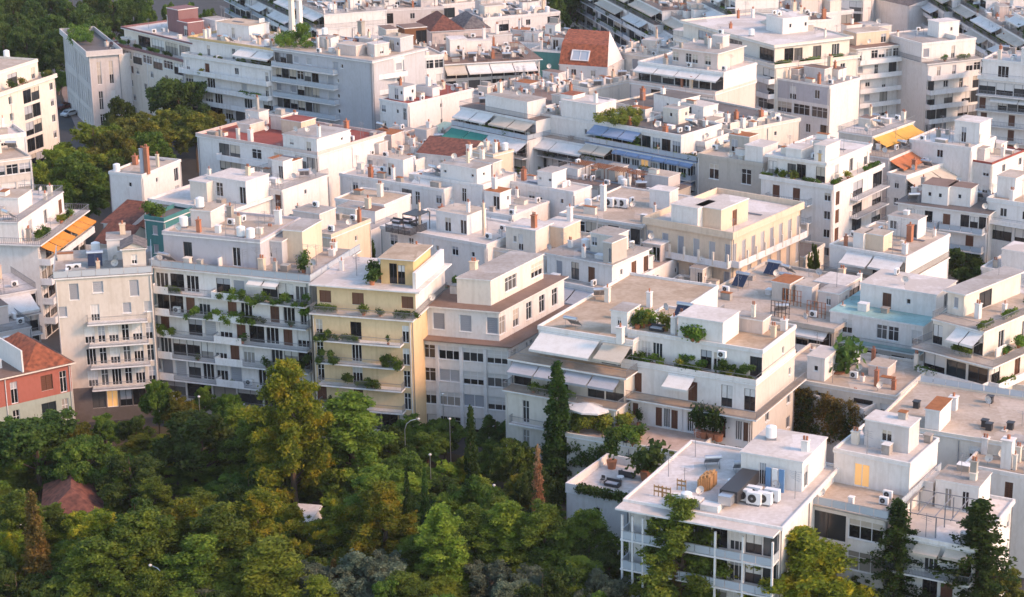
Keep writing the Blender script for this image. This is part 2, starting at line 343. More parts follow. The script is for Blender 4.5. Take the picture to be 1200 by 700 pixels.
def make_tree(kind, mat, n, size, seed, h, bark='bark', squash=.8, r=None):
    rnd = random.Random(seed)
    def f(root):
        if kind == 'spruce':      # open, slightly drooping boughs fringed with hanging twigs
            C, Rr, E = [], [], []
            for k in range(74):
                t = k / 73; z = 1.6 + 12.2 * t; a = k * 2.4 + rnd.random(); ln = (3.5 * (1 - t) ** .75 + .2) * rnd.uniform(.45, 1.1)
                tip = z - .10 * ln + .05 * ln * ln * rnd.random(); E.append((ln * math.cos(a), ln * math.sin(a), tip))
                for q in range(9):
                    f = .15 + .87 * q / 8; rr_ = (.24 - .10 * f) * (1.2 - .4 * t)
                    C.append((ln * f * math.cos(a) + rnd.gauss(0, .1), ln * f * math.sin(a) + rnd.gauss(0, .1), z + (tip - z) * f - .12)); Rr.append(rr_ + .05)
            me = leafcloud(C, Rr, n, size, mat, 'crown', seed, 1.1, .2)
            tr = trunk_mesh(14, .26, E[::2], bark)
        else:
            C, Rr = crown_pts(kind, rnd)
            pn = kind in ('pine', 'cone'); me = leafcloud(C, Rr, int(n * (1.45 if pn else 1)), size * (1.3 if pn else 1), mat, 'crown', seed, squash, .5 if kind != 'cypress' else .4, .25, .5 if pn else 1)
            tr = trunk_mesh(h * .96, r or h * .02, rnd.sample(C, 14) if kind in ('pine', 'broad', 'cone') else [], bark)
        return [link('crown', me, root), link('trunk', tr, root)]
    return f
def bushmk(mat, n, size, seed, pot, kind='bush'):
    rnd = random.Random(seed)
    def f(root):
        C, Rr = crown_pts('bush', rnd)
        if kind == 'slim': C = [(x * .35, y * .35, z * 1.7 - .25) for x, y, z in C]; Rr = [q * .8 for q in Rr]
        if kind == 'long': C = [(x * 3.2, y * .8, z * .7) for x, y, z in C * 2]; C = [(x + rnd.uniform(-.7, .7), y, z) for x, y, z in C]; Rr = Rr * 2
        me = leafcloud(C, Rr, n, size, mat, 'foliage', seed, 1.0, .3)
        b = MB()
        if kind == 'long': b.box(XYZ, -1.5, 1.5, -.22, .22, 0, .42, pot)
        else: b.cyl(XYZ, 0, 0, 0, .42, .2, pot, 8, r2=.28)
        return [link('foliage', me, root), link('planter' if kind == 'long' else 'pot', b.mesh('pot'), root)]
    return f
TREES = dict(
    pine=[Proto('pine_tree', make_tree('pine', 'lf_pine', 32000, .22, s, 14)) for s in (1, 2)], gold=[Proto('pine_tree', make_tree('pine', 'lf_gold', 32000, .22, s, 14)) for s in (3, 4)],
    bright=[Proto('pine_tree', make_tree('cone', 'lf_bright', 30000, .21, s, 13.5)) for s in (5, 6)], dark=[Proto('broadleaf_tree', make_tree('broad', 'lf_dark', 30000, .27, s, 11)) for s in (7, 8)],
    leafy=[Proto('broadleaf_tree', make_tree('broad', 'lf_bush', 30000, .27, s, 11)) for s in (9, 10)], autumn=[Proto('broadleaf_tree', make_tree('broad', 'lf_autumn', 28000, .26, s, 11)) for s in (11, 12)],
    sunny=[Proto('broadleaf_tree', make_tree('broad', 'lf_bright', 30000, .27, s, 11)) for s in (13,)],
    olive=[Proto('olive_tree', make_tree('broad', 'lf_olive', 32000, .22, s, 11, 'barkpale')) for s in (14, 15)], cyp=[Proto('cypress_tree', make_tree('cypress', 'lf_cyp', 26000, .2, s, 14)) for s in (16,)],
    rustcyp=[Proto('cypress_tree', make_tree('cypress', 'lf_rust', 12000, .22, s, 14)) for s in (17,)], deadcyp=[Proto('cypress_tree', make_tree('cypress', 'lf_dead', 4500, .22, s, 14)) for s in (18,)],
    spruce=[Proto('spruce_tree', make_tree('spruce', 'lf_cyp', 17000, .19, s, 14)) for s in (19, 20)])
TREE_DIM = dict(pine=(14, 3.0), gold=(14, 3.0), bright=(13.8, 2.35), dark=(11, 4.2), leafy=(11, 4.2), autumn=(11, 4.2), sunny=(11, 4.2), olive=(11, 4.2), cyp=(14, 1.6), rustcyp=(14, 1.6), deadcyp=(14, 1.6), spruce=(14, 2.5))
NT = [0]
def tree(kind, x, y, wpx, h, label, cat='tree', z0=0.0, group=None):
    """tree whose top is seen at x, y and whose crown is wpx pixels wide, h metres tall, standing at z0"""
    p = at(x, y, z0 + h); NT[0] += 1
    th, tr = TREE_DIM[kind]; rad = wpx * .5 * mpp(p); pr = TREES[kind][NT[0] % len(TREES[kind])]
    o = pr.place((p.x, p.y, z0), NT[0] * 2.39996, (rad / tr, rad / tr, h / th))
    tag(o, label, cat, group); return o
BUSH = [(Proto('potted_shrub', bushmk('lf_bush', 420, .19, 31, 'pot')), 'leafy potted shrub', 'leafy potted shrubs'), (Proto('potted_shrub', bushmk('lf_dark', 420, .2, 32, 'pot')), 'dark potted shrub', 'dark potted shrubs'),
        (Proto('potted_conifer', bushmk('lf_cyp', 380, .16, 33, 'pot', 'slim')), 'slim potted conifer', 'slim potted conifers'), (Proto('planter_hedge', bushmk('lf_bush', 900, .2, 34, 'concrete', 'long')), 'long planter of greenery', 'long planters of greenery'),
        (Proto('planter_hedge', bushmk('lf_dark', 900, .2, 35, 'concrete', 'long')), 'dark leafy planter', 'dark leafy planters'), (Proto('potted_shrub', bushmk('lf_autumn', 420, .19, 36, 'pot')), 'yellowish potted shrub', 'yellowish potted shrubs')]
def plant(i, loc, where, rz=0, sc=1.0):
    pr, a, b = BUSH[i]; o = pr.place(loc, rz, sc); o['category'] = 'plant'; ITEMS.append((o, a, b, where)); return o

# ------------------------------------------------------------------ buildings
PAT = {'d': (1.35, .06, 2.35), 's': (1.35, .06, 2.35), 'w': (1.2, .95, 2.35), 'p': (.6, 1.2, 2.0), 'g': (9, .06, 2.45), 'r': (1.5, .9, 2.4), 'o': (1.2, .9, 2.4), 'x': (9, .06, 2.6),
       'G': (9, .75, 2.5), 'B': (9, .9, 2.5), 'l': (2.0, .06, 2.4), 'S': (1.8, .9, 2.4), 'D': (2.3, .06, 2.4), 'b': (1.7, .06, 2.4), 'n': (.95, .1, 2.45)}
PART = dict(d='balcony_door', s='shutter', w='window', p='window', g='glazing', r='blind', o='window', x='glazing', G='window', B='blind', l='balcony_door', S='shutter', D='balcony_door', b='blind', n='window')  # x: dark glazing, also the painted-in shade of open loggias
BLDS = []
class Bld:
    def __init__(s, sh, lab, L, Rt, D, z, T, wall='white', roof='r_beige', g=0.0, fh=3.1, c=.5, name='apartment_block', cat='apartment block', skew=False, near=None, seed=None, trim='trim', facing=None):
        s.sh, s.z, s.g, s.wall, s.fh, s.trim = sh, z, g, wall, fh, trim
        s.rnd = random.Random(zlib.crc32(sh.encode()) if seed is None else seed)
        pL, pR = at(*L, z), at(*Rt, z)
        U = pR - pL; U.z = 0; s.W = U.length; s.U = U / s.W; s.V = Vector((-s.U.y, s.U.x, 0))
        if isinstance(D, tuple):
            d = (at(*D[1:], z) - pL) if D[0] == 'L' else (at(*D, z) - pR); d.z = 0
            if skew: s.D = d.length; s.V = d / s.D
            else: s.D = max(2.0, d.dot(s.V))
        else: s.D = D
        s.o = Vector((pL.x, pL.y, g)); s.root = tag(link(name, None, None, s.o), lab, cat)
        s.near = ((s.o.length < 300) if near is None else near)
        s.cache = {}; s.roofs = []; s.tiers = []; s.roofmat = roof
        rect = (0, s.W, 0, s.D); w = 0
        for k, t in enumerate(T):
            a, b, c0, d0 = rect
            if k: rect = (a + t.get('sl', 0), b - t.get('sr', 0), c0 + t.get('sf', 0), d0 - t.get('sb', 0))
            top = (z - g) if k == 0 else w + t.get('n', 1) * t.get('fh', fh)
            s.tier(rect, w, top, t, k); w = top + .18
        s.top = w
        s.cl = c
        if c: s.clutter(c)
        BLDS.append(s)
    def L3(s, u, v, w): return s.U * u + s.V * v + Vector((0, 0, w))
    def P(s, u, v, w): return s.o + s.L3(u, v, w)
    def uv(s, x, y, w):
        p = at(x, y, s.g + w) - s.o; det = s.U.x * s.V.y - s.U.y * s.V.x
        return (p.x * s.V.y - p.y * s.V.x) / det, (s.U.x * p.y - s.U.y * p.x) / det
    def part(s, name, mb, parent=None, loc=(0, 0, 0)):
        return link(name, mb if not isinstance(mb, MB) else mb.mesh(name), parent or s.root, loc)
    def fp(s, rect, face):
        u0, u1, v0, v1 = rect
        if face == 'f': return (lambda a, t, w: s.L3(u0 + a, v0 - t, w)), u1 - u0
        if face == 'r': return (lambda a, t, w: s.L3(u1 + t, v0 + a, w)), v1 - v0
        if face == 'l': return (lambda a, t, w: s.L3(u0 - t, v1 - a, w)), v1 - v0
        return (lambda a, t, w: s.L3(u1 - a, v1 + t, w)), u1 - u0
    def ax(s, face):
        E = dict(f=(s.U, -s.V), r=(s.V, s.U), l=(-s.V, -s.U), b=(-s.U, s.V))[face]
        return lambda a, t, w: E[0] * a + E[1] * t + Vector((0, 0, w))
    # one window, door, blind or shutter set into its opening
    def opening(s, face, ch, w, h, loc):
        hb = s.rnd.choice((0, 0, .35, .6)) if ch in 'dnDwgGx' else 0
        key = (face, ch, round(w, 2), round(h, 2), hb)
        if key not in s.cache:
            A = s.ax(face); f = MB(); p = MB(); hw = w / 2; fr = .06
            pm = dict(r='blind', B='blind', b='blind', s='shutter', S='shutter').get(ch, 'glass')
            if ch == 'l': pm = 'roomglow'
            fm = 'wood' if ch in 'sS' else ('darkmetal' if ch in 'xg' else 'trim')
            p.quad(A(-hw, -.16, 0), A(hw, -.16, 0), A(hw, -.16, h), A(-hw, -.16, h), pm)
            f.box(A, -hw, hw, -.17, -.09, 0, fr, fm); f.box(A, -hw, hw, -.17, -.09, h - fr, h, fm)
            f.box(A, -hw, -hw + fr, -.17, -.09, fr, h - fr, fm); f.box(A, hw - fr, hw, -.17, -.09, fr, h - fr, fm)
            n = {'d': 2, 's': 2, 'w': 2, 'o': 2, 'n': 2, 'l': 2, 'D': 3, 'S': 2, 'g': max(2, int(w / 1.2)), 'x': max(2, int(w / 1.6)), 'G': max(2, int(w / 1.0)), 'B': max(1, int(w / 1.4))}.get(ch, 1)
            for i in range(1, n):
                q = -hw + w * i / n; f.box(A, q - .035, q + .035, -.17, -.1, fr, h - fr, fm)
            if ch in 'Gn': f.box(A, -hw + fr, hw - fr, -.168, -.11, h * .68, h * .68 + .05, fm)
            if hb: f.box(A, -hw + fr, hw - fr, -.158, -.125, h * (1 - hb), h - fr, s.rnd.choice(['aw_white', 'aw_beige', 'aw_grey', 'pale']))
            if ch in 'sSrBb':
                for i in range(1, int(h / .28)): f.box(A, -hw + fr, hw - fr, -.165, -.14, i * .28, i * .28 + .03, fm if ch in 'sS' else 'rail', skip='lrb')
            if ch == 'o':
                for a0, a1 in ((-hw - hw * .95, -hw - .02), (hw + .02, hw + hw * .95)): f.box(A, a0, a1, .02, .07, 0, h, 'shutter')
            if ch in 'wopGBrn' and not ch == 'n': f.box(A, -hw - .06, hw + .06, -.05, .1, -.07, -.005, 'trim')
            if not s.near:
                i0 = len(f.v); f.v += p.v; f.f.append(tuple(i0 + j for j in range(4))); f.m.append(f.mi(pm)); s.cache[key] = (f.mesh(PART[ch]), None)
            else: s.cache[key] = (f.mesh(PART[ch]), p.mesh('pane'))
        a, b = s.cache[key]
        o = s.part(PART[ch], a, None, loc)
        if b: s.part('pane' if ch not in 'sSrBb' else 'slats', b, o)
    def facade(s, mb, rect, face, w0, w1, rows, fh, wall):
        fp, W = s.fp(rect, face)
        if not rows: mb.quad(fp(0, 0, w0), fp(W, 0, w0), fp(W, 0, w1), fp(0, 0, w1), wall); return []
        k = 0; top = w1; out = []
        while top - w0 > .4:
            row = rows[min(k, len(rows) - 1)]; base = top - fh
            if base < w0 + .6: base = w0
            wm = wall
            if row and row[0] in '[': wm, row = row[1:].split(']')
            if base < w0 or top - base < 2.6 or not row.strip('.'): mb.quad(fp(0, 0, base), fp(W, 0, base), fp(W, 0, top), fp(0, 0, top), wm); out.append(base); top = base; k += 1; continue
            n = len(row); cw = W / n; i = 0
            while i < n:
                j = i
                if row[i] in 'gxGB':
                    pass
                ch = row[i]; a0, a1 = i * cw, (j + 1) * cw; i = j + 1
                if ch not in PAT: mb.quad(fp(a0, 0, base), fp(a1, 0, base), fp(a1, 0, top), fp(a0, 0, top), wm); continue
                ow, b0, b1 = PAT[ch]; ow = min(ow, cw * (.97 if ch == 'x' else .9 if ch in 'gGB' else .82 if ch in 'dslDbr' else .72)); f0 = min(1.0, (fh - .25) / 2.6)
                c = (a0 + a1) / 2; x0, x1, y0, y1 = c - ow / 2, c + ow / 2, base + b0, base + b1 * (fh / 3.1)
                Q = lambda a, b, c_, d, t0=0, t1=0, t2=0, t3=0: mb.quad(fp(a, t0, c_), fp(b, t1, c_), fp(b, t2, d), fp(a, t3, d), wm)
                Q(a0, x0, base, top); Q(x1, a1, base, top); Q(x0, x1, base, y0); Q(x0, x1, y1, top)
                mb.quad(fp(x0, 0, y0), fp(x0, -.25, y0), fp(x0, -.25, y1), fp(x0, 0, y1), wm); mb.quad(fp(x1, 0, y0), fp(x1, -.25, y0), fp(x1, -.25, y1), fp(x1, 0, y1), wm)
                mb.quad(fp(x0, 0, y1), fp(x1, 0, y1), fp(x1, -.25, y1), fp(x0, -.25, y1), wm); mb.quad(fp(x0, 0, y0), fp(x1, 0, y0), fp(x1, -.25, y0), fp(x0, -.25, y0), s.trim)
                s.opening(face, ch, ow, y1 - y0, fp(c, 0, y0))
            out.append(base); top = base; k += 1
        return out
    def rail(s, fp, pts, w, kind, h=1.0, name='railing', parent=None):
        """railing along the (a, t) points at height w"""
        m = MB()
        for (a0, t0), (a1, t1) in zip(pts, pts[1:]):
            ln = math.hypot(a1 - a0, t1 - t0); ea, et = (a1 - a0) / ln, (t1 - t0) / ln
            q = lambda x, y, c: fp(a0 + ea * x - et * y, t0 + et * x + ea * y, c)
            if kind == 'solid': m.box(q, 0, ln, -.06, .06, w, w + h * .85, s.trim if s.wall != 'beige' else s.wall)
            elif kind == 'wallrail': m.box(q, 0, ln, -.06, .06, w, w + h * .55, s.wall); m.box(q, 0, ln, -.025, .025, w + h - .05, w + h, 'rail')
            elif kind == 'glass':
                n = max(1, int(ln / 1.6))
                for i in range(n): m.box(q, ln * i / n + .03, ln * (i + 1) / n - .03, -.015, .015, w + .08, w + h - .08, 'railglass')
                m.box(q, 0, ln, -.025, .025, w + h - .05, w + h, 'steel')
            else:
                m.box(q, 0, ln, -.025, .025, w + h - .05, w + h, 'rail'); m.box(q, 0, ln, -.02, .02, w + .08, w + .12, 'rail')
                st = .16 if s.near else .3; bw = .014 if s.near else .022; n = max(1, int(ln / st))
                for i in range(n + 1):
                    x = ln * i / n; m.box(q, x - bw, x + bw, -bw, bw, w + .02, w + h - .05, 'rail', skip='ud')
        return s.part(name, m, parent)
    def tier(s, rect, w0, w1, t, k):
        u0, u1, v0, v1 = rect; fh = t.get('fh', s.fh); wall = t.get('wall', s.wall); mb = MB()
        for face in 'frlb':
            rows = t.get({'f': 'f', 'r': 'r', 'l': 'l', 'b': 'x'}[face]); rows = rows.split('/') if rows else []
            bases = s.facade(mb, rect, face, w0, w1, rows, fh, wall)
            bal = t.get({'f': 'b', 'r': 'rb', 'l': 'lb', 'b': ''}[face])
            if bal:
                fp, W = s.fp(rect, face)
                for i, base in enumerate(bases[:-1] if k == 0 else (bases if t.get('ball') else bases[:-1])):
                    if i not in t.get('brows', (i,)): continue
                    for (f0, f1) in bal:
                        dep = t.get('bd', 1.5); m = MB(); m.box(fp, f0 * W, f1 * W, -.03, dep, base - .14, base + .03, s.trim)
                        b = s.part('balcony', m)
                        kind = t.get('rail', 'bar'); e = .07
                        if kind == 'mix':
                            x = (f1 - f0) * W * .3
                            s.rail(fp, [(f0 * W + e, 0), (f0 * W + e, dep - e), (f0 * W + x, dep - e)], base + .03, 'solid', 1, 'parapet', b)
                            s.rail(fp, [(f0 * W + x, dep - e), (f1 * W - e, dep - e), (f1 * W - e, 0)], base + .03, 'bar', 1, 'railing', b)
                        else: s.rail(fp, [(f0 * W + e, 0), (f0 * W + e, dep - e), (f1 * W - e, dep - e), (f1 * W - e, 0)], base + .03, kind, 1, 'railing' if kind in ('bar', 'glass') else 'parapet', b)
                        pd = t.get('pd', 0)
                        for q in range(int(pd * (f1 - f0) * W / 3.6)):
                            if s.rnd.random() < .75:
                                a = s.rnd.uniform(f0 * W + .5, f1 * W - .5); s.green(fp(a, dep - .42, base + .03), s.rnd.uniform(.6, 1.15), face)
                        aw = t.get('awp')
                        if aw and s.rnd.random() < aw[1]:
                            a = s.rnd.uniform(f0, f1 * .6) * W; s.awning(fp, a, min(f1 * W, a + s.rnd.uniform(3, 6)), base + 2.75, 1.5, s.rnd.choice(aw[0].split()), 1)
                        if t.get('acs') and s.rnd.random() < t['acs']:
                            a = s.rnd.uniform(f0 * W + .8, f1 * W - .8); put('ac', s.o + fp(a, .3, base + .03), s.sh, s.ang(face))
        s.part('wall', mb) if k == 0 else s.part('upper_wall', mb)
        ov = t.get('ov', .12); m = MB(); rm = t.get('roof', s.roofmat)
        m.box(s.L3, u0 - ov, u1 + ov, v0 - ov, v1 + ov, w1, w1 + .18, t.get('edge', s.trim if wall != 'stone' else 'stone'), top=rm); s.part('roof', m)
        W2 = w1 + .18; par = t.get('par', 'wall'); i = .1 - ov + .0; a0, a1, b0, b1 = u0 - ov + .02, u1 + ov - .02, v0 - ov + .02, v1 + ov - .02
        if par == 'wall':
            ph = t.get('ph', .6); m = MB(); th = .2; pw = t.get('pw', wall)
            m.box(s.L3, a0, a1, b0, b0 + th, W2, W2 + ph, pw); m.box(s.L3, a0, a1, b1 - th, b1, W2, W2 + ph, pw)
            m.box(s.L3, a0, a0 + th, b0 + th, b1 - th, W2, W2 + ph, pw); m.box(s.L3, a1 - th, a1, b0 + th, b1 - th, W2, W2 + ph, pw)
            s.part('parapet', m)
        elif par:
            s.rail(s.L3, [(a0 + .1, b1 - .1), (a0 + .1, b0 + .1), (a1 - .1, b0 + .1), (a1 - .1, b1 - .1)], W2, par, 1.0, 'terrace_railing')
        for (f0, f1, col, dep, n, *ro) in t.get('aw', []):
            fp, W = s.fp(rect, 'f'); s.awning(fp, f0 * W, f1 * W, w1 - .25 - (ro[0] if ro else 0) * fh, dep, col, n)
        for (f0, f1, col, dep, n, *ro) in t.get('raw', []):
            fp, W = s.fp(rect, 'r'); s.awning(fp, f0 * W, f1 * W, w1 - .25 - (ro[0] if ro else 0) * fh, dep, col, n)
        if k and s.tiers:
            pu0, pu1, pv0, pv1 = s.tiers[-1][0]; pw = s.tiers[-1][1]
            n = int(t.get('pl', 0) * (u1 - u0) / 4.4)
            for _ in range(n):
                if v0 - pv0 > .8: s.green(s.L3(s.rnd.uniform(pu0 + .6, pu1 - .6), pv0 + .5 + .2 * s.rnd.random(), pw), s.rnd.uniform(.7, 1.3), 'f')
            n = int(t.get('rpl', 0) * (v1 - v0) / 4.4)
            for _ in range(n):
                if pu1 - u1 > .8: s.green(s.L3(pu1 - .5 - .2 * s.rnd.random(), s.rnd.uniform(pv0 + .6, pv1 - .6), pw), s.rnd.uniform(.7, 1.3), 'r')
        s.tiers.append((rect, W2, t)); s.roofs.append([rect, W2, []])
        if k: s.roofs[-2][2].append(rect)
    def ang(s, face='f'):
        a = math.atan2(s.U.y, s.U.x); return a + {'f': 0, 'r': math.pi / 2, 'l': -math.pi / 2, 'b': math.pi}[face]
    def green(s, p, sc, face='f'):
        i = s.rnd.choices(range(6), (2, 1.5, .6, 3.2, 2.2, 1))[0]; plant(i, s.o + p, s.sh, s.ang(face) + (s.rnd.uniform(-.1, .1) if i in (3, 4) else s.rnd.random() * 6), sc if i not in (3, 4) else min(sc, .95))
    def awning(s, fp, a0, a1, w, dep, col, n, drop=None):
        drop = dep * .42 if drop is None else drop; m = MB(); L = a1 - a0
        for i in range(n):
            x0 = a0 + L * i / n + .08; x1 = a0 + L * (i + 1) / n - .08; sg = s.rnd.uniform(.05, .14)
            P = lambda x, q, dz=0: fp(x, .05 + dep * q, w - drop * q - sg * math.sin(math.pi * q) + dz)
            for j in range(4):
                q0, q1 = j / 4, (j + 1) / 4
                m.quad(P(x0, q0), P(x1, q0), P(x1, q1), P(x0, q1), 'aw_' + col); m.quad(P(x0, q0, -.03), P(x1, q0, -.03), P(x1, q1, -.03), P(x0, q1, -.03), 'aw_' + col)
            m.box(fp, x0, x1, .05 + dep - .01, .05 + dep + .02, w - drop - .28, w - drop + .02, 'aw_' + col)
        m.box(fp, a0, a1, .0, .14, w, w + .14, 'trim')
        o = s.part('awning', m); f = MB()
        for i in range(n + 1):
            x = a0 + L * i / n; f = MB(); f.tube([fp(x, .05, w - .9), fp(x, .03 + dep, w - drop - .06)], [.025, .025], 'rail', 4); s.part('awning_arm', f, o)
        return o
    def vines(s, f0, f1, t, w, droop, n, mat, lab, r=.42):
        k = max(4, int((f1 - f0) * s.W / .45)); C = []
        for i in range(k):
            if s.rnd.random() < .8: C.append(s.L3((f0 + (f1 - f0) * (i + s.rnd.random()) / k) * s.W, -t + s.rnd.uniform(-.12, .12), w + s.rnd.uniform(-droop, .9)))
        tag(link('balcony_greenery', leafcloud(C, [r * s.rnd.uniform(.6, 1.2) for _ in C], n, .2, mat, 'greenery', k), None, s.o), lab, 'balcony plants')
    def pipes(s):
        rect, w2, t = s.tiers[0]
        for face in 'fr':
            fp, W = s.fp(rect, face)
            for f in (.012, .988) + ((.5,) if W > 16 and not t.get('b' if face == 'f' else 'rb') else ()):
                m = MB(); a = W * f; m.tube([fp(a, .1, 0), fp(a, .1, w2 - .4)], [.06, .06], s.rnd.choice(['rail', 'trim', 'pale']), 5); s.part('downpipe', m)
    def garden(s, pts, mat, n, lab):
        C = [s.L3(*(lambda u, v, w: (u, v, w + h))(*s.here(x, y))) for x, y, h in pts]
        o = link('roof_shrubbery', leafcloud(C, [.55 + .12 * h for _, _, h in pts], n, .26, mat, 'shrubbery', 3), None, s.o); tag(o, lab, 'shrubs'); o['kind'] = 'stuff'
    def chimney(s, u, v, w, h, a, mat='white', pots=1):
        m = MB(); m.box(s.L3, u - a / 2, u + a / 2, v - a / 2, v + a / 2, w, w + h, mat); m.box(s.L3, u - a * .62, u + a * .62, v - a * .62, v + a * .62, w + h, w + h + .1, mat)
        for i in range(pots):
            x = u + (i - (pots - 1) / 2) * a * .45; m.cyl(s.L3, x, v, w + h + .1, w + h + .55, a * .18, 'brick', 6)
        s.part('chimney', m)
    def antenna(s, u, v, w, h):
        m = MB(); m.tube([s.L3(u, v, w), s.L3(u, v, w + h)], [.04, .03], 'rail', 4)
        for k in range(s.rnd.randint(2, 5)):
            z = w + h - .12 - k * .22; l = .5 + .25 * s.rnd.random(); m.tube([s.L3(u - l, v + .1 * k, z), s.L3(u + l, v - .1 * k, z)], [.02, .02], 'rail', 3)
        m.tube([s.L3(u, v - .5, w + h - .3), s.L3(u, v + .5, w + h - .3)], [.02, .02], 'rail', 3)
        s.part('antenna', m)
    def box(s, u0, u1, v0, v1, w, h, f='', r='', l='', wall=None, roof=None, name='penthouse', ov=.12, fh=None):
        """a block on the roof: stair head, lift room or penthouse, a part of its building"""
        mb = MB(); rect = (u0, u1, v0, v1); own = link(name, None, s.root); keep, s.root2 = s.root, own
        s.root = own
        for face, rows in zip('frlb', (f, r, l, '')): s.facade(mb, rect, face, w, w + h, rows.split('/') if rows else [], fh or max(h, 2.65), wall or s.wall)
        m = MB(); m.box(s.L3, u0 - ov, u1 + ov, v0 - ov, v1 + ov, w + h, w + h + .15, s.trim, top=roof or s.roofmat)
        s.part('wall', mb); s.part('roof', m)
        s.root = keep; return rect, w + h + .15
    def pent(s, Lx, Ly, Rx, Ry, dep, h, f='', r='', k=-1, wall=None, roof=None, name='penthouse', c=0, ov=.12, clamp=True, l=''):
        rect, w, _ = s.tiers[k]; a0, b0 = s.uv(Lx, Ly, w + h); a1, b1 = s.uv(Rx, Ry, w + h); v0 = (b0 + b1) / 2
        u0, u1 = min(a0, a1), max(a0, a1)
        if clamp:
            u0 = max(u0, rect[0] + .25); u1 = min(u1, rect[1] - .25); v0 = max(v0, rect[2] + .3); dep = min(dep, rect[3] - v0 - .3)
        if u1 - u0 < .8 or dep < .6: print('PENT?', s.sh, u0, u1, v0, dep, rect); return
        rr, top = s.box(u0, u1, v0, v0 + dep, w, h, f, r, l, wall, roof, name, ov)
        s.roofs[k if k >= 0 else len(s.tiers) + k][2].append((u0, u1, v0, v0 + dep))
        for _ in range(c): s.one((rr, top, []))
        return rr, top
    def one(s, roof):
        (u0, u1, v0, v1), w, occ = roof
        if u1 - u0 < 1.6 or v1 - v0 < 1.6: return
        for _ in range(12):
            u, v = s.rnd.uniform(u0 + .7, u1 - .7), s.rnd.uniform(v0 + .7, v1 - .7)
            if all(not (a - .8 < u < b + .8 and c - .8 < v < d + .8) for a, b, c, d in occ): break
        else: return
        r = s.rnd.random(); x = 1.1; rz = s.ang()
        if r < .17: s.chimney(u, v, w, s.rnd.uniform(.9, 2.2), s.rnd.uniform(.4, .8), s.rnd.choice(['white', 'white', 'cream', 'brick', 'sand', 'concrete']), s.rnd.randint(1, 2))
        elif r < .36: s.antenna(u, v, w, s.rnd.uniform(1.8, 3.6)); x = .4
        elif r < .50: put('ac', s.P(u, v, w), s.sh, rz + s.rnd.choice([0, 0, math.pi / 2]))
        elif r < .66: put('dish', s.P(u, v, w), s.sh, rz + s.rnd.uniform(-.6, 1.2))
        elif r < .72 and v < v1 - 1.8: put('heater', s.P(u, v, w), s.sh, math.pi + s.rnd.choice([-.5, .1, -.8]), .85); x = 1.5
        elif r < .80: s.chimney(u, v, w, s.rnd.uniform(.5, 1.2), s.rnd.uniform(.5, .9), s.rnd.choice(['white', 'cream', 'concrete', 'r_grey']), 0)
        elif r < .825: put('tank', s.P(u, v, w), s.sh)
        elif r < .93:
            m = MB(); l = s.rnd.uniform(.8, 2.2); h = s.rnd.uniform(.5, 1.2); d = s.rnd.uniform(.6, 1.2); m.box(s.L3, u - l / 2, u + l / 2, v - d / 2, v + d / 2, w, w + h, s.rnd.choice(['white', 'concrete', 'cream', 'r_grey'])); m.box(s.L3, u - l / 2 - .06, u + l / 2 + .06, v - d / 2 - .06, v + d / 2 + .06, w + h, w + h + .06, s.rnd.choice(['trim', 'rust', 'concrete'])); s.part('roof_duct', m)
        elif r < .97:
            m = MB(); l = min(s.rnd.uniform(2, 5), v1 - v - .3); h = s.rnd.uniform(.5, 1.3); m.box(s.L3, u - .1, u + .1, v, v + max(l, .5), w, w + h, s.rnd.choice([s.wall, 'white', 'cream'])); s.part('partition_wall', m)
        else:
            if u > u0 + 2 and u < u1 - 2:
                m = MB()
                for q in range(5): m.tube([s.L3(u - 1.6, v + q * .12, w + .12), s.L3(u + 1.6, v + q * .12, w + .12)], [.04, .04], 'rail', 4)
                s.part('pipe_run', m)
        occ.append((u - x + .4, u + x - .4, v - x + .4, v + x - .4))
    def clutter(s, c):
        for ro in s.roofs:
            (u0, u1, v0, v1), w, occ = ro
            area = (u1 - u0) * (v1 - v0) - sum(max(0, b - a) * max(0, d - e) for a, b, e, d in occ)
            ro.append(int(c * min(area, 300) / 4.6 + s.rnd.random()))
    def finish(s):
        s.pipes()
        for ro in s.roofs[-1:]:
            (u0, u1, v0, v1), w, occ = ro[:3]
            if s.cl >= .2 and len(ro) > 3 and ro[3] > 3 and u1 - u0 > 6.5 and v1 - v0 > 6:
                for _ in range(min(5, 1 + int((u1 - u0) * (v1 - v0) / 65))):
                    a, c_, d = s.rnd.uniform(2.0, 5.5), s.rnd.uniform(2.0, 4.2), s.rnd.uniform(1.5, 3.1); u, v = s.rnd.uniform(u0 + .6, u1 - a - .6), s.rnd.uniform(v0 + 1.6, max(v0 + 1.7, v1 - c_ - .5))
                    if any(x0 - .3 < u + a and u < x1 + .3 and y0 - .3 < v + c_ and v < y1 + .3 for x0, x1, y0, y1 in occ): continue
                    s.box(u, u + a, v, v + c_, w, d, s.rnd.choice(['.d', '.p.', 'd.', '.w.', 'w.d', '.dp']), s.rnd.choice(['', '.p']), wall=s.rnd.choice([s.wall, 'white', 'cream', 'white', 'pink', 'palestone']), roof=s.rnd.choice(['r_beige', 'r_grey', 'r_white', 'r_grey', 'r_brown', 'rust']), name='stair_head', fh=3.0); occ.append((u, u + a, v, v + c_))
                    s.one(((u, u + a, v, v + c_), w + d + .15, []))
        for ro in s.roofs:
            for _ in range(ro[3] if len(ro) > 3 else 0): s.one(ro[:3])
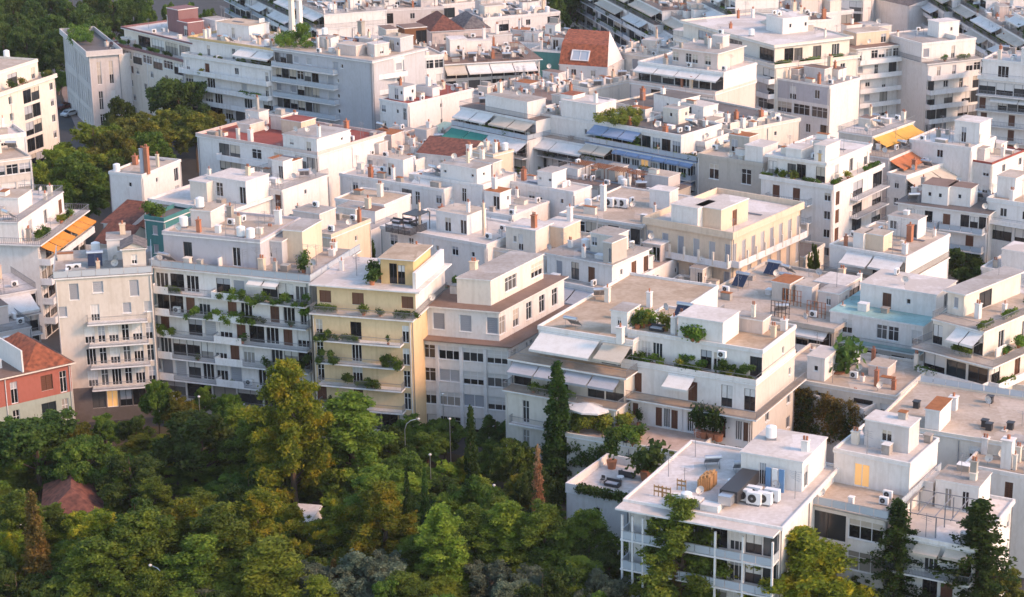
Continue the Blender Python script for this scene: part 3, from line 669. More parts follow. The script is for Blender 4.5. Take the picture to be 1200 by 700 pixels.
    def hip(s, u0, u1, v0, v1, w, h, mat='tile', kind='hip', ov=.3):
        m = MB(); u0 -= ov; u1 += ov; v0 -= ov; v1 += ov; P = lambda u, v, z: s.L3(u, v, w + z)
        m.box(s.L3, u0, u1, v0, v1, w - .12, w, s.trim)
        if kind == 'gable':
            c = (v0 + v1) / 2; m.quad(P(u0, v0, 0), P(u1, v0, 0), P(u1, c, h), P(u0, c, h), mat); m.quad(P(u1, v1, 0), P(u0, v1, 0), P(u0, c, h), P(u1, c, h), mat)
            for u in (u0 + ov, u1 - ov): m.poly([P(u, v0 + ov, 0), P(u, v1 - ov, 0), P(u, c, h - .1)], s.wall)
        elif kind == 'gablev':
            c = (u0 + u1) / 2; m.quad(P(u0, v0, 0), P(u0, v1, 0), P(c, v1, h), P(c, v0, h), mat); m.quad(P(u1, v1, 0), P(u1, v0, 0), P(c, v0, h), P(c, v1, h), mat)
            for v in (v0 + ov, v1 - ov): m.poly([P(u0 + ov, v, 0), P(u1 - ov, v, 0), P(c, v, h - .1)], s.wall)
        elif kind == 'shed':
            m.quad(P(u0, v0, 0), P(u1, v0, 0), P(u1, v1, h), P(u0, v1, h), mat)
            for u in (u0, u1): m.poly([P(u, v0, 0), P(u, v1, 0), P(u, v1, h)], s.wall)
            m.quad(P(u0, v1, 0), P(u1, v1, 0), P(u1, v1, h), P(u0, v1, h), s.wall)
        else:
            if u1 - u0 > v1 - v0: q = (v1 - v0) / 2; c = (v0 + v1) / 2; A, B = P(u0 + q, c, h), P(u1 - q, c, h)
            else: q = (u1 - u0) / 2; c = (u0 + u1) / 2; A, B = P(c, v0 + q, h), P(c, v1 - q, h)
            a, b, c_, d = P(u0, v0, 0), P(u1, v0, 0), P(u1, v1, 0), P(u0, v1, 0)
            if u1 - u0 > v1 - v0: m.quad(a, b, B, A, mat); m.quad(c_, d, A, B, mat); m.poly([b, c_, B], mat); m.poly([d, a, A], mat)
            else: m.poly([a, b, A], mat); m.quad(b, c_, B, A, mat); m.poly([c_, d, B], mat); m.quad(d, a, A, B, mat)
        s.part('tiled_roof', m)
    # points given by what the photo shows
    def here(s, x, y, k=-1, dw=0.0): w = s.tiers[k][1] + dw; u, v = s.uv(x, y, w); return u, v, w
    def pot(s, i, x, y, k=-1, sc=1.0, dw=0.0): u, v, w = s.here(x, y, k, dw); plant(i, s.P(u, v, w), s.sh, s.ang() + (s.rnd.random() if i not in (3, 4) else 0), sc)
    def item(s, kind, x, y, k=-1, rz=0, sc=1.0): u, v, w = s.here(x, y, k); put(kind, s.P(u, v, w), s.sh, s.ang() + rz, sc); s.roofs[k][2].append((u - .6, u + .6, v - .6, v + .6))
    def chim(s, x, y, h, a=.6, mat='white', k=-1, pots=1): u, v, w = s.here(x, y, k); s.chimney(u, v, w, h, a, mat, pots)
def T(**k): return k

HAZE = .00006

# ------------------------------------------------------------------ the city, from the park edge backwards
B = Bld
# --- front row along the park
b = B('red corner house', 'red and sage corner house with a terracotta hipped roof end', (-75, 461), (82, 426), 12, 10, [T(f='.nS.n.Sn/[sage].nS.n.gn', par=None, ov=.55, roof='r_brown', edge='cream')], 'red', 'r_brown', fh=3.9, c=.15, name='corner_house', cat='house')
u0, v0, w0 = b.here(24, 398); b.hip(b.W * .66, b.W, 0, b.D, w0, 2.6); b.roofs[-1][2].append((b.W * .6, b.W, 0, b.D))
m = MB(); m.box(b.L3, b.W * .655 - .3, b.W * .655 - .1, 0, b.D, w0, w0 + 3.0, 'white'); b.part('parapet', m)
for x in (8, 20, 27): b.item('ac', x, 402)
b = B('beige blinds block', 'beige apartment block with blinds on top and a lit shop below', (64, 328), (177, 321), 13, 20.5,
      [T(f='.b.B..b./r..D..r.r/..DnDnDn/..DnDnDn/..DnDnDn/[r_dark]..xlgxx', b=[(.30, .93)], brows=(1, 2, 3, 4), rail='bar', par='glass', pd=.15, ov=.25)], 'beige', 'r_grey', c=.3)  # ground floor wall dark: shade of the shop recess painted in
b.pent(143, 291, 170, 294, 4, 3, '.w.', '', name='stair_head', wall='beige'); rr = b.roofs[-1][2][-1]
b.hip(rr[0], rr[1], rr[2], rr[3], b.tiers[0][1] + 3.15, .8, 'tilegrey', 'gablev'); b.item('ac', 82, 318); b.item('ac', 91, 317); b.item('heater', 112, 312)
b = B('overgrown grey block', 'grey apartment block with overgrown balconies and a lilac penthouse', (180, 313), (362, 331), 15, 20.5,
      [T(f='DgD.gb.xxD/xxsD.sD.sDn/s.gbDsxDsD/DxxgDsD.Dxx/bbgDDb.DgsD/gxgxgg', b=[(0, .40), (.4, 1)], rail='mix', par='glass', pd=.75, ov=.5, aw=[(.62, .82, 'white', 1.2, 2)], r='', acs=.15),
       T(n=1, fh=3.6, sf=3.0, sr=8.5, f='..g....d..', r='.d..', wall='lilac', par='wall', ph=.35, roof='r_beige', pl=.2)], 'white', 'r_grey', c=.55)
b.pent(298, 281, 330, 284, 5, 3.2, '.w.', '.d', 0, 'grey'); b.pent(331, 270, 354, 272, 6, 4.4, '', '', 0, 'sand'); b.chim(318, 296, 3.6, .7, 'sand', 0, 2); b.chim(326, 300, 2.6, .6, 'cream', 0)
for p in ((350, 297), (356, 306)): b.item('table', *p, 0)
b.item('parasol', 247, 305, 0, sc=.8); b.item('chair', 254, 304, 0); b.item('chair', 260, 305, 0); b.item('sofa', 272, 307, 0)
b.vines(.46, .99, 1.3, 17.9, .5, 5200, 'lf_bush', 'thick green hedge along the top right balcony of the overgrown grey block'); b.vines(.2, .66, 1.35, 14.7, .4, 3400, 'lf_bush', 'trailing plants along the second balcony of the overgrown grey block'); b.vines(.0, .13, 1.3, 12.2, .9, 2200, 'lf_bush', 'dense bush at the left end of a middle balcony of the overgrown grey block'); b.vines(.9, .99, 1.3, 9.4, .9, 1400, 'lf_dark', 'dark climber at the right end of a lower balcony of the overgrown grey block'); b.vines(.93, 1.0, .2, 17.6, 3.0, 1800, 'lf_bush', 'tall green climber at the top right corner of the overgrown grey block')
for k in range(5): b.pot(b.rnd.choice([0, 1, 3]), 356 - k * .9, 320 - k * 6, 0, 1.2)
b = B('yellow plant block', 'yellow apartment block with plant filled balconies beside the white office', (366, 368), (482, 377), 14, 17.3,
      [T(f='n.|g.|.n/n.|D.|.n/n.|D.|.n/s.|s.|.n/gx.gxg', b=[(.06, .92)], rail='bar', pd=.95, par='bar', ov=.35, wall='yellow', edge='trim', r=''),
       T(n=1, fh=3.3, sf=1.9, f='[yellow]S.S..S', pl=1.3, par=None, ov=.8, roof='r_white', wall='white')], 'yellow', 'r_white', c=.12)
b.vines(.06, .2, 1.3, 14.9, .5, 1500, 'lf_bush', 'leafy bush at the left end of the top balcony of the yellow plant block'); b.vines(.06, .32, 1.3, 11.9, .5, 2600, 'lf_dark', 'dark spreading bush on the second balcony of the yellow plant block'); b.vines(.72, .93, 1.3, 11.9, .6, 2400, 'lf_bush', 'trailing bush at the right end of the second balcony of the yellow plant block'); b.vines(.3, .42, 1.2, 8.6, .3, 1300, 'lf_dark', 'dark round bush on the third balcony of the yellow plant block'); b.vines(.6, .68, 1.2, 8.6, .3, 900, 'lf_bush', 'small green bush on the third balcony of the yellow plant block')
q = b.pent(446, 303, 484, 306, 7, 3.4, '.xg.', '', wall='ochre', roof='r_sand', name='penthouse', ov=.3); b.chim(489, 316, 3.4, .8, 'white'); b.chim(484, 318, 2.6, .7, 'grey')
m = MB(); m.box(b.L3, b.W - .5, b.W - .05, 2.4, b.D, b.tiers[-1][1], b.tiers[-1][1] + 2.2, 'white'); b.part('parapet', m)
for p in ((437, 330), (440, 325), (446, 327), (480, 328), (436, 334), (470, 330)): b.pot(b.rnd.choice([0, 1, 2]), *p, sc=1.5)
b.item('sofa', 462, 322); b.item('chair', 468, 325)
b = B('white grid office', 'white office block with a grid of wide windows and stepped top', (484, 397), (597, 407), (679, 361), 13.2,
      [T(f='GGGG/GBGG/GGBG/xGxG', r='G.G.G.G.G/G.G.G.G.G', par=None, ov=.5, edge='r_brown', roof='r_brown', fh=3.25), T(n=1, fh=4.0, sf=1.5, sr=2.2, f='.B.B.B', r='G.G.G.G.G.', par=None, ov=.45, roof='r_brown', edge='white')], 'white', 'r_brown', c=.12, skew=True, name='office_block', cat='office')
for rect in [(0, b.W, 0, b.D)]:
    m = MB()
    for i in range(5): u = b.W * i / 4; m.box(b.L3, u - .22, u + .22, -.16, .02, 0, 12.6, 'trim')
    for i in range(9): v = b.D * i / 8; m.box(b.L3, b.W - .02, b.W + .14, v - .2, v + .2, 0, 12.6, 'trim')
    b.part('pilaster', m)
b.pent(538, 325, 572, 331, 14, 3.4, '..', '.G.G', wall='cream', roof='r_grey')
b.chim(556, 345, 4.6, .8, 'sand', pots=2)
b = B('cream awning building', 'cream building with white and blue grey awnings on its terraces', (592, 458), (722, 481), 31, 12,
      [T(f='.n.n...n/.n.n...n', b=[(.06, .42)], brows=(0, 1, 2), bd=.9, fh=3.9, par='bar', wall='cream', ov=.3),
       T(n=1, fh=3.3, sf=2.2, f='x.x.gx', wall='cream', par='bar', ov=.6, pl=1.6, aw=[(.0, .97, 'grey', 1.9, 4)]),
       T(n=1, fh=3.2, sf=3.0, sl=2.0, sr=.3, f='.g..xg', wall='white', par='wall', ph=.35, roof='r_sand', aw=[(.02, .66, 'white', 3.2, 1), (.69, .99, 'beige', 3.0, 1)])], 'cream', 'r_sand', c=.06, name='apartment_building', cat='apartment building')
b.pent(716, 364, 735, 367, 3.5, 3.0, '.w.', '', name='stair_head', wall='white', roof='r_grey'); b.chim(727, 402, 2.0, .8, 'white'); b.chim(761, 360, 2.0, .6, 'white')
b = B('white terraced block', 'white stepped apartment block with trellis plants and brown shutters', (722, 462), (880, 489), 14, 12.6,
      [T(f='SnS.|sDs.Ds.Ds.Ds', r='[beige].w.w', par='bar', ov=1.2, wall='white', fh=3.3), T(n=1, fh=3.4, sf=1.3, f='.s..p.s..x.x', r='[beige]...p', par='wallrail', ov=.15, aw=[(.36, .56, 'white', 2.2, 1)], pl=.2),  # right walls beige: the sun's warm tone put into the colour
       T(n=1, fh=3.3, sf=1.9, f='.DD...gD..x', par='wall', ph=.3, roof='r_sand', pl=3.0, r='[beige]..p.')], 'white', 'r_sand', c=.3)
b.vines(0, .3, -1.9, b.tiers[1][1] + .4, .3, 1500, 'lf_bush', 'trellised green plants on the upper left terrace of the white terraced block'); b.vines(.38, .6, -3.05, b.tiers[1][1] + .9, .6, 1200, 'lf_bush', 'climbing plant on the wall in the middle of the white terraced block'); b.vines(.72, .97, -2.3, b.tiers[1][1] + .8, .5, 1800, 'lf_dark', 'dark tall plants on the upper right terrace of the white terraced block')
b.pent(787, 376, 840, 384, 5, 2.8, '', '.', wall='white', roof='r_white'); b.item('sofa', 770, 388); b.item('ac', 846, 420)
for p in ((806, 398), (812, 400), (818, 401), (747, 385), (753, 384), (760, 382), (780, 388)): b.pot(b.rnd.choice([0, 1, 5]), *p, sc=1.5)
for p in ((865, 472), (858, 471)): b.item('ac', *p, 0)
b.item('chair', 838, 469, 0); b.item('table', 832, 467, 0); b.item('heater', 800, 374)
b = B('paved garden terrace', 'low block roofed by a paved garden terrace with shrubs and a white sunshade', (664, 512), (812, 537), 13, 9, [T(f='...', par='wall', ph=.4, wall='cream', roof='paving')], 'cream', 'paving', c=0, name='terrace_building', cat='terrace')
b.garden([(674 + b.rnd.random() ** 1.2 * 62, 492 + b.rnd.random() * 18, b.rnd.uniform(.5, 2.2)) for k in range(60)], 'lf_autumn', 9000, 'leafy shrubs crowding the left half of the paved garden terrace')
for k in range(5): b.pot(b.rnd.choice([0, 1, 5, 0]), 716 + k * 8, 519 - k, sc=b.rnd.uniform(1.2, 1.6))
b.item('parasol', 690, 503, sc=(1.7, 1.3, 1.25)); b.pot(2, 749, 500, sc=1.2); b.item('table', 738, 520); b.item('chair', 733, 522); b.pot(0, 742, 523, sc=1.3)
for x in (822, 829, 838, 846): b.pot(2, x - 4, 512 + (x - 822) * .2, sc=2.2)
# --- bottom right villas
b = B('ivy edged white house', 'white house whose roof terrace has an ivy edge and rounded corners', (664, 577), (737, 592), ('L', 704, 541), 8, [T(f='..p..', par='wall', ph=1.0, wall='white', roof='r_white')], 'white', 'r_white', c=0, name='white_house', cat='house')
b.item('sofa', 735, 559, rz=math.pi); b.item('sofa', 718, 570); b.item('table', 727, 564, sc=.8); b.pot(2, 717, 549, sc=2.4); b.item('chair', 706, 566); b.pot(1, 758, 563, sc=3.2)
m = leafcloud([b.L3(b.W * (.2 + .8 * i / 23), -.05, b.tiers[0][1] + .75 - .25 * (i % 3 == 0)) for i in range(24)], [.5] * 24, 3500, .24, 'lf_dark', 'ivy', 5); tag(link('ivy', m, None, b.o), 'dark ivy trailing along the terrace edge of the ivy edged white house', 'ivy')
b = B('column balcony villa', 'white villa with glazed balconies on thin posts and a cluttered flat roof', (737, 588), (914, 620), ('L', 824, 524), 14,
      [T(f='.D.gxgDxg/.D.gxgDxg/DxgDxgDxg', l='.D..D./.D..D.', b=[(0, 1)], bd=2.3, rail='glass', par='wall', ph=.25, ov=.5, roof='r_white', fh=3.4)], 'white', 'r_white', c=.18, near=True, name='villa', cat='villa')
for f in (.0, .07, .14, .62, .80, .99):
    m = MB(); m.box(b.L3, b.W * f + .1, b.W * f + .3, -2.25, -2.05, 0, 13.4, 'trim'); b.part('column', m)
m = MB(); m.box(b.L3, -.5, b.W + .2, -2.5, -.5, 13.96, 14.14, 'trim', top='r_white'); b.part('roof_canopy', m)
b.pent(869, 530, 940, 543, 8, 3.4, '..D....', 'd..', wall='white', roof='r_white', c=2)
for x, y in ((872, 588), (884, 592), (884, 585), (896, 592), (905, 588), (861, 578)): b.item('ac', x, y, sc=1.6)
m = MB(); u, v, w = b.here(897, 574)
for i in range(3): m.box(b.L3, u + i * .75, u + i * .75 + .6, v - .1, v + .1, w, w + 2.6, 'bluepaint' if i != 1 else 'trim')
b.part('roof_cabinet', m)
m = MB(); u, v, w = b.here(843, 592); m.box(b.L3, u, u + 2.0, v, v + 6.5, w + .5, w + 1.8, 'darkmetal'); m.box(b.L3, u + .3, u + 1.7, v - 1.2, v - .01, w + .6, w + 1.6, 'steel'); b.part('roof_duct', m)
m = MB()
for i in range(7):
    for j in range(2): u, v, w = b.here(818 + i * 2.2, 578 - i * .5); m.box(b.L3, u - .1, u + .1, v + j * 1.1, v + j * 1.1 + .9, w, w + 1.5 + .3 * (i % 2), 'woodlight')
tag(link('stacked_chairs', m.mesh('stacked_chairs'), None, b.o), 'heap of stacked wooden chairs on the roof of the column balcony villa', 'stacked chairs')
for i, (x, y) in enumerate(((766, 581), (775, 583), (793, 574))):
    m = MB(); u, v, w = b.here(x, y)
    for a in (0, .5, 1.0): m.box(b.L3, u + a, u + a + .08, v, v + .08, w, w + 1.3, 'woodlight')
    m.box(b.L3, u, u + 1.1, v - .02, v - .001, w + .5, w + .7, 'woodlight'); m.box(b.L3, u, u + 1.1, v - .02, v - .001, w + 1.0, w + 1.2, 'woodlight')
    tag(link('wooden_pallet', m.mesh('wooden_pallet'), None, b.o), ['first wooden pallet from the left standing near the edge of the villa roof', 'second wooden pallet from the left near the edge of the villa roof', 'wooden pallet standing alone in the middle of the villa roof'][i], 'pallet', 'pallets on the villa roof')
m = MB(); u, v, w = b.here(785, 590); m.box(b.L3, u, u + 3.4, v, v + 1.3, w, w + .8, 'aw_white'); m.box(b.L3, u + 3.6, u + 5.6, v - .4, v + .9, w, w + .7, 'aw_white'); tag(link('covered_furniture', m.mesh('covered_furniture'), None, b.o), 'white sheeted furniture along the edge of the villa roof', 'covered furniture')
b = B('dark glazed apartments', 'white apartment block with dark ribbon windows and a bare front terrace', (948, 590), (1038, 609), 15, 12.5,
      [T(f='xG/xG/xG', par='glass', ov=.5, fh=3.7, roof='r_beige', edge='concrete'), T(n=1, fh=3.5, sf=6.5, f='.l..', roof='r_white', par='wall', ph=.3)], 'white', 'r_white', c=.35)
b = B('pergola roof apartments', 'pale apartment block with a bare metal pergola frame over its roof terrace', (1043, 627), (1142, 646), (1196, 592), 10.5,
      [T(f='g.D.s/g.gs./.D.g.', r='..s..w/..s..w', b=[(0, 1)], rail='bar', bd=1.4, par='wall', ph=.3, ov=.3, roof='r_white', fh=3.5, aw=[(.3, .62, 'beige', 1.4, 1), (.66, .95, 'beige', 1.2, 1)])], 'white', 'r_white', c=.1)
b.pent(1097, 562, 1147, 572, 4.5, 3.2, '.d.d.', '', wall='white', roof='r_grey', c=4); b.pent(1058, 560, 1094, 566, 3, 2.6, '', '', wall='white', roof='r_white', c=2)
m = MB()
for i in range(5): u = .8 + (b.W - 2) * i / 4; m.box(b.L3, u, u + .08, .8, 7.2, 13.0, 13.1, 'rail')
for v in (.72, 4.0, 7.22): m.box(b.L3, .8, b.W - 1.12, v, v + .07, 13.11, 13.19, 'rail')
for u in (.8, b.W * .5, b.W - 1.2):
    for v in (.9, 4, 7): m.box(b.L3, u, u + .12, v, v + .12, 10.7, 12.999, 'rail')
b.part('pergola', m)
# --- right side, behind the villas
b = B('bare beige rooftop', 'low block with a broad bare beige roof and a white railing behind', (1027, 498), (1225, 531), ('L', 1084, 452), 13.5, [T(f='..G..G..G', par='wall', ph=.35, ov=.2, wall='cream', roof='r_beige')], 'cream', 'r_beige', c=.04)
b.pent(1062, 503, 1079, 506, 4.5, 2.6, '', '', name='stair_head', wall='white', roof='rust'); b.chim(1117, 480, 1.6, .9, 'white')
for x, y in ((1074, 478), (1154, 500), (1159, 504), (1184, 503), (1160, 472)): b.chim(x, y, .8, .7, 'darkmetal', pots=0)
fp_ = lambda a, t, w: b.L3(a, b.D - .3 - t, w); b.rail(fp_, [(0.4, 0), (b.W - .4, 0)], b.tiers[0][1] + .3, 'glass', .9, 'white_railing')
b = B('ivy curtain house', 'low house with ivy hanging over its whole front wall', (931, 461), (1012, 484), (1041, 458), 10, [T(f='', par='wall', ph=.4, roof='r_grey')], 'white', 'r_grey', c=.15, name='low_house', cat='house')
cs = [b.L3(b.W * b.rnd.random(), -.15, 10.6 - 5.5 * b.rnd.random() ** 1.6) for i in range(110)]; m = leafcloud(cs, [.55] * len(cs), 9000, .24, 'lf_rust', 'ivy', 9, 1.3); tag(link('ivy', m, None, b.o), 'brown and green ivy curtain hanging over the front of a low house', 'ivy')
cs = [b.L3(b.W * (.05 + .22 * b.rnd.random()), -.3, 9.8 - 6.5 * b.rnd.random()) for i in range(40)] + [b.L3(b.W * (.3 + .6 * b.rnd.random()), -.25, 9.6 - 4 * b.rnd.random()) for i in range(30)]
m = leafcloud(cs, [.5] * len(cs), 4500, .24, 'lf_dark', 'ivy', 10, 1.3); tag(link('ivy', m, None, b.o), 'dark green ivy climbing the left end of the ivy curtain house', 'ivy')
b.pot(1, 982, 449, sc=4.0)
b = B('bulkhead roof block', 'low block with a white stair head and dishes behind the ivy curtain house', (900, 443), (1050, 469), (1091, 430), 11.5, [T(f='.sw.gw', par='wall', ph=.35, roof='r_beige', r='.w.')], 'cream', 'r_beige', c=.35)
b.pent(946, 418, 967, 421, 4.5, 3, '.p.', '', name='stair_head', wall='white', roof='r_white'); b.pent(1018, 428, 1040, 432, 3, 1.4, '', '', name='roof_duct', wall='pink', roof='r_beige'); b.chim(915, 422, 2.0, .7, 'sand')
b = B('pink walled cottage', 'small pink walled block with one window beside the ivy curtain', (903, 452), (928, 456), 4, 9, [T(f='.w.', par=None, wall='pink', r='')], 'pink', 'r_grey', c=0, name='small_house', cat='house')
b = B('teal terrace house', 'white house with teal painted roof terraces and wide windows', (967, 398), (1076, 417), 13, 11.6,
      [T(f='gxgxgxx', par='bar', ov=.3, wall='beige'), T(n=1, fh=3.4, sf=1.4, f='.G..GG.G', par=None, ov=.15, roof='tealroof', wall='white'), T(n=1, fh=3.0, sf=4.2, sl=2.5, f='..s.p..', r='.d.', par=None, roof='r_white', wall='white')], 'white', 'tealroof', c=.12, name='white_house', cat='house')
b = B('roof garden apartments', 'cream apartment block with a roof garden and a pale awning terrace', (1083, 408), (1160, 428), (1212, 378), 14.5,
      [T(f='xgg/xgg/xgg/xgg', r='g.s.g.s', b=[(0, 1)], rb=[(0, 1)], rail='solid', par='bar', pd=.4, ov=1.2, aw=[], wall='cream'),
       T(n=1, fh=3.2, sf=1.8, sr=2.2, f='x.gxg', r='.d.d.d', par='bar', rpl=2, pl=.6, aw=[(.45, 1, 'white', 2.4, 2)], wall='cream', ov=.2), T(n=1, fh=3.0, sf=3.2, sr=5.2, f='.B.', r='.g..', par=None, ov=.5, rpl=2.2, wall='cream', roof='r_grey')], 'cream', 'r_beige', c=.15)
b = B('trellis roof flats', 'apartment block with wooden roof trellises and a long white awning', (812, 358), (975, 388), ('L', 858, 306), 13.5,
      [T(f='.rr.n|.xgxgx', par='wall', ph=.4, ov=.7, roof='r_beige', aw=[(.52, .98, 'white', 1.5, 1)], b=[(.45, 1)], rail='solid', wall='stone')], 'white', 'r_beige', c=.35)
for i in range(5):
    m = MB(); u, v, w = b.here(903 + i * 14, 370 - (i % 3) * 14)
    for j in range(6): m.box(b.L3, u + j * .55, u + j * .55 + .08, v, v + .08, w, w + 2.2, 'rust' if i % 2 else 'darkmetal')
    for z in (.6, 1.4, 2.15): m.box(b.L3, u, u + 2.9, v + .085, v + .12, w + z, w + z + .06, 'rust' if i % 2 else 'darkmetal')
    b.part('trellis', m)
b.pent(905, 330, 925, 334, 4, 2.6, '.d', '', wall='beige', roof='rust', name='stair_head'); b.pent(933, 334, 951, 338, 4, 2.4, '', '', wall='white', name='stair_head'); b.pent(955, 330, 990, 336, 5, 2.6, '', 'x', wall='pink', name='stair_head', roof='r_white'); b.item('heater', 868, 336); b.item('heater', 905, 322)
b = B('peach parapet mansion', 'peach coloured mansion with white window frames and a high parapet', (757, 262), (858, 280), (929, 243), 16.5,
      [T(f='b.b.b.b.b.b/.b.b.b.b.b', r='b.b.b.b.b.b.b.b/.b.b.b.b.b.b.b', b=[(0, 1)], rb=[(0, 1)], brows=(0,), bd=1.3, rail='solid', ph=.9, ov=.4, wall='sand', edge='sand', fh=4.3, roof='r_white')], 'sand', 'r_white', c=.04, name='mansion', cat='mansion', near=True)
b.pent(771, 246, 801, 252, 5, 3.4, '', '', wall='white', name='stair_head', roof='r_white'); b.pent(817, 241, 844, 247, 8, 3.4, '', '.s.', wall='sand', name='penthouse', roof='r_white')
for i in range(7):
    m = MB(); u = b.W * i / 6; m.box(b.L3, u - .14, u + .14, -1.35, -1.07, 12.3, 14.3, 'cream'); b.part('balcony_post', m)
for i in range(1, 9):
    m = MB(); v = b.D * i / 8; m.box(b.L3, b.W + 1.07, b.W + 1.35, v - .14, v + .14, 12.3, 14.3, 'cream'); b.part('balcony_post', m)
b = B('twin awning house', 'white house with two pale awnings and a tall blank lit side wall', (963, 320), (1052, 336), (1094, 300), 11.5,
      [T(f='..x..', par='bar', ov=.2), T(n=1, fh=3.3, sf=2.4, f='..G.xgx', par='wall', ph=.3, pl=.6, aw=[(.22, .58, 'white', 2.6, 1), (.59, .98, 'white', 2.4, 1)], roof='r_beige')], 'white', 'r_beige', c=.35, name='white_house', cat='house')
b.pent(1000, 273, 1012, 275, 3, 2.4, 'w', '', wall='white', name='stair_head'); b.pent(1014, 274, 1036, 277, 3, 2.4, '', '', wall='sand', name='stair_head'); b.chim(1066, 283, 2.5, .8, 'brick')
b = B('shared wall low house', 'grey low roof with a yellowish wall beside the peach mansion', (905, 300), (942, 305), (962, 288), 7, [T(f='.', par='wall', ph=.3)], 'cream', 'r_dark', c=.1, name='low_house', cat='house')
b = B('long window greige block', 'grey beige modern block with long dark windows and a white roof cage', (818, 184), (894, 196), 13, 17.5, [T(f='.G..G./.s..s./.G..G.', r='..', par='wall', ph=.5, wall='stone', fh=4.2, roof='r_beige')], 'stone', 'r_beige', c=.2)
b.pent(858, 176, 884, 180, 5, 3, '', '', wall='white', roof='r_white'); b.item('ac', 838, 176)
b = B('garden terrace block', 'white apartment block with brown shutters and a leafy roof terrace', (892, 209), (976, 222), (1042, 197), 16.5,
      [T(f='.s.s.|w/.s.s.|w/.s.s.|w/.s.s.|w', r='s.x.x/s.x.x/s.x.x', b=[(.12, .72)], rb=[(.35, 1)], rail='bar', par='wall', ph=.5, ov=.3, wall='white'), T(n=1, fh=3.1, sf=2.2, sr=2.6, f='g.gx.x', r='.d.d.d', pl=2.3, rpl=2.2, par='wall', ph=.3, roof='r_white', ov=.4)], 'white', 'r_white', c=.3)
b.pent(940, 176, 968, 180, 5, 2.8, '.d.', '', wall='white'); b.pent(905, 180, 925, 182, 4, 1.6, '', '', wall='white', name='stair_head'); b.chim(962, 190, 1.4, .8, 'ochre')
b = B('blue railing house', 'white house with blue railings and a grey roof below the white sheds', (1052, 238), (1158, 252), 12, 14,
      [T(f='.gDg.s|xgx/.w..|.s.', b=[(.02, .48), (.5, .98)], rail='glass', par=None, ov=.4, roof='r_dark')], 'white', 'r_dark', c=.3, name='white_house', cat='house')
b.pent(1080, 217, 1112, 220, 5, 3, '.p.p.', '', wall='white', roof='r_brown'); b.pent(1112, 219, 1138, 222, 3.5, 3, '.p.', '', wall='white', roof='r_brown')
b = B('right edge pale house', 'pale house at the right edge with small paired windows and green glazing', (1157, 236), (1222, 246), 12, 15.5, [T(f='.w.w./gg/.w.w', par='wall', ph=.5, wall='white', b=[(0, 1)], brows=(0,), rail='wallrail')], 'white', 'r_beige', c=.25, name='white_house', cat='house')
b.pent(1166, 206, 1190, 210, 5, 3.4, '', '', wall='white')
b = B('bulky white sheds', 'low white roofs and rounded tank room beside the dark tree', (1150, 316), (1222, 328), 14, 9, [T(f='..', par='wall', ph=.3, roof='r_white')], 'white', 'r_white', c=.25, name='low_house', cat='house')
b.pent(1175, 292, 1205, 298, 5, 3, '', '', wall='white', roof='r_white')
b = B('plain white side house', 'plain white low house between the dark tree and right edge', (1150, 352), (1225, 365), 9, 8, [T(f='.', par='wall', ph=.3, roof='r_white')], 'white', 'r_white', c=.15, name='low_house', cat='house')
b = B('brown rimmed roof house', 'white house with a red brown roof rim in two steps', (1100, 184), (1162, 194), (1186, 176), 13.5, [T(f='.w..w', r='.w.w', par='wall', ph=.35, pw='r_red', ov=.2, roof='r_white')], 'white', 'r_white', c=.3, name='white_house', cat='house')
b = B('white box roof house', 'white house with a blank rooftop cube and blue grey door', (1066, 166), (1138, 176), (1168, 163), 16, [T(f='..w..', par='wall', ph=.3, roof='r_white')], 'white', 'r_white', c=.5, name='white_house', cat='house')
b.pent(1118, 142, 1150, 145, 5, 3.8, '.d..', '', wall='white', roof='r_white')
b = B('orange awning house', 'beige house with bright orange and yellow awnings on its side terrace', (983, 155), (1022, 161), (1056, 141), 17, [T(f='..', r='.g.g./g.g.g', wall='beige', par='bar', rb=[(0, 1)], rail='bar', pd=.5, raw=[(.02, .95, 'yellow', 2.6, 2)], roof='r_white', ov=.2)], 'beige', 'r_white', c=.5, name='beige_house', cat='house')
b = B('terracotta awning house', 'pink house with a terracotta awning on its sunny side', (1008, 182), (1042, 187), (1075, 168), 14.5, [T(f='..', r='.g.g./.w.w.', wall='pink', par='bar', rb=[(0, 1)], rail='solid', raw=[(.0, 1, 'terra', 2.8, 3)], roof='r_beige')], 'pink', 'r_beige', c=.5, name='pink_house', cat='house')
b = B('sand awning house', 'pale house with a big sand coloured awning beside the blue railing house', (1040, 205), (1062, 209), (1102, 186), 12.5, [T(f='.w.', r='gxg/g.g', wall='white', par='wall', ph=.3, raw=[(.0, 1, 'beige', 3.4, 2)], rb=[(0, 1)], rail='bar')], 'white', 'r_beige', c=.3, name='white_house', cat='house')
# --- left side
b = B('long orange awning house', 'cream house with a long orange awning and a leafy terrace facing right', (44, 287), (97, 249), 10, 15, [T(f='.gxgxg./gxgxgxg', par='bar', wall='white', b=[(0, 1)], rail='solid', bd=1.8, pd=.5, aw=[(.02, .5, 'orange', 2.2, 3), (.55, .98, 'orange', 2.2, 3)], ov=.9, edge='trim'), T(n=1, sf=2.8, sr=.5, f='.d.d.s', pl=2.4, par='bar', roof='r_white')], 'white', 'r_white', c=.35, name='apartment_building', cat='apartment building')
b = B('brown roof neighbour', 'white stepped house with a small red brown roof and folded awnings', (-25, 268), (28, 236), 9, 17, [T(f='.w..s', r='.w', par='wall', ph=.4), ], 'white', 'r_brown', c=.8, name='white_house', cat='house')
b.pent(-12, 238, 14, 222, 5, 2.8, '.s.', '.', wall='white', roof='r_white')
b = B('square awning house', 'low white house with a square white sunshade beside the beige block', (-25, 352), (42, 340), 10, 12, [T(f='.g.x', par='bar', aw=[(.3, .9, 'white', 3.6, 1)], b=[(0, 1)])], 'white', 'r_white', c=.3, name='white_house', cat='house')
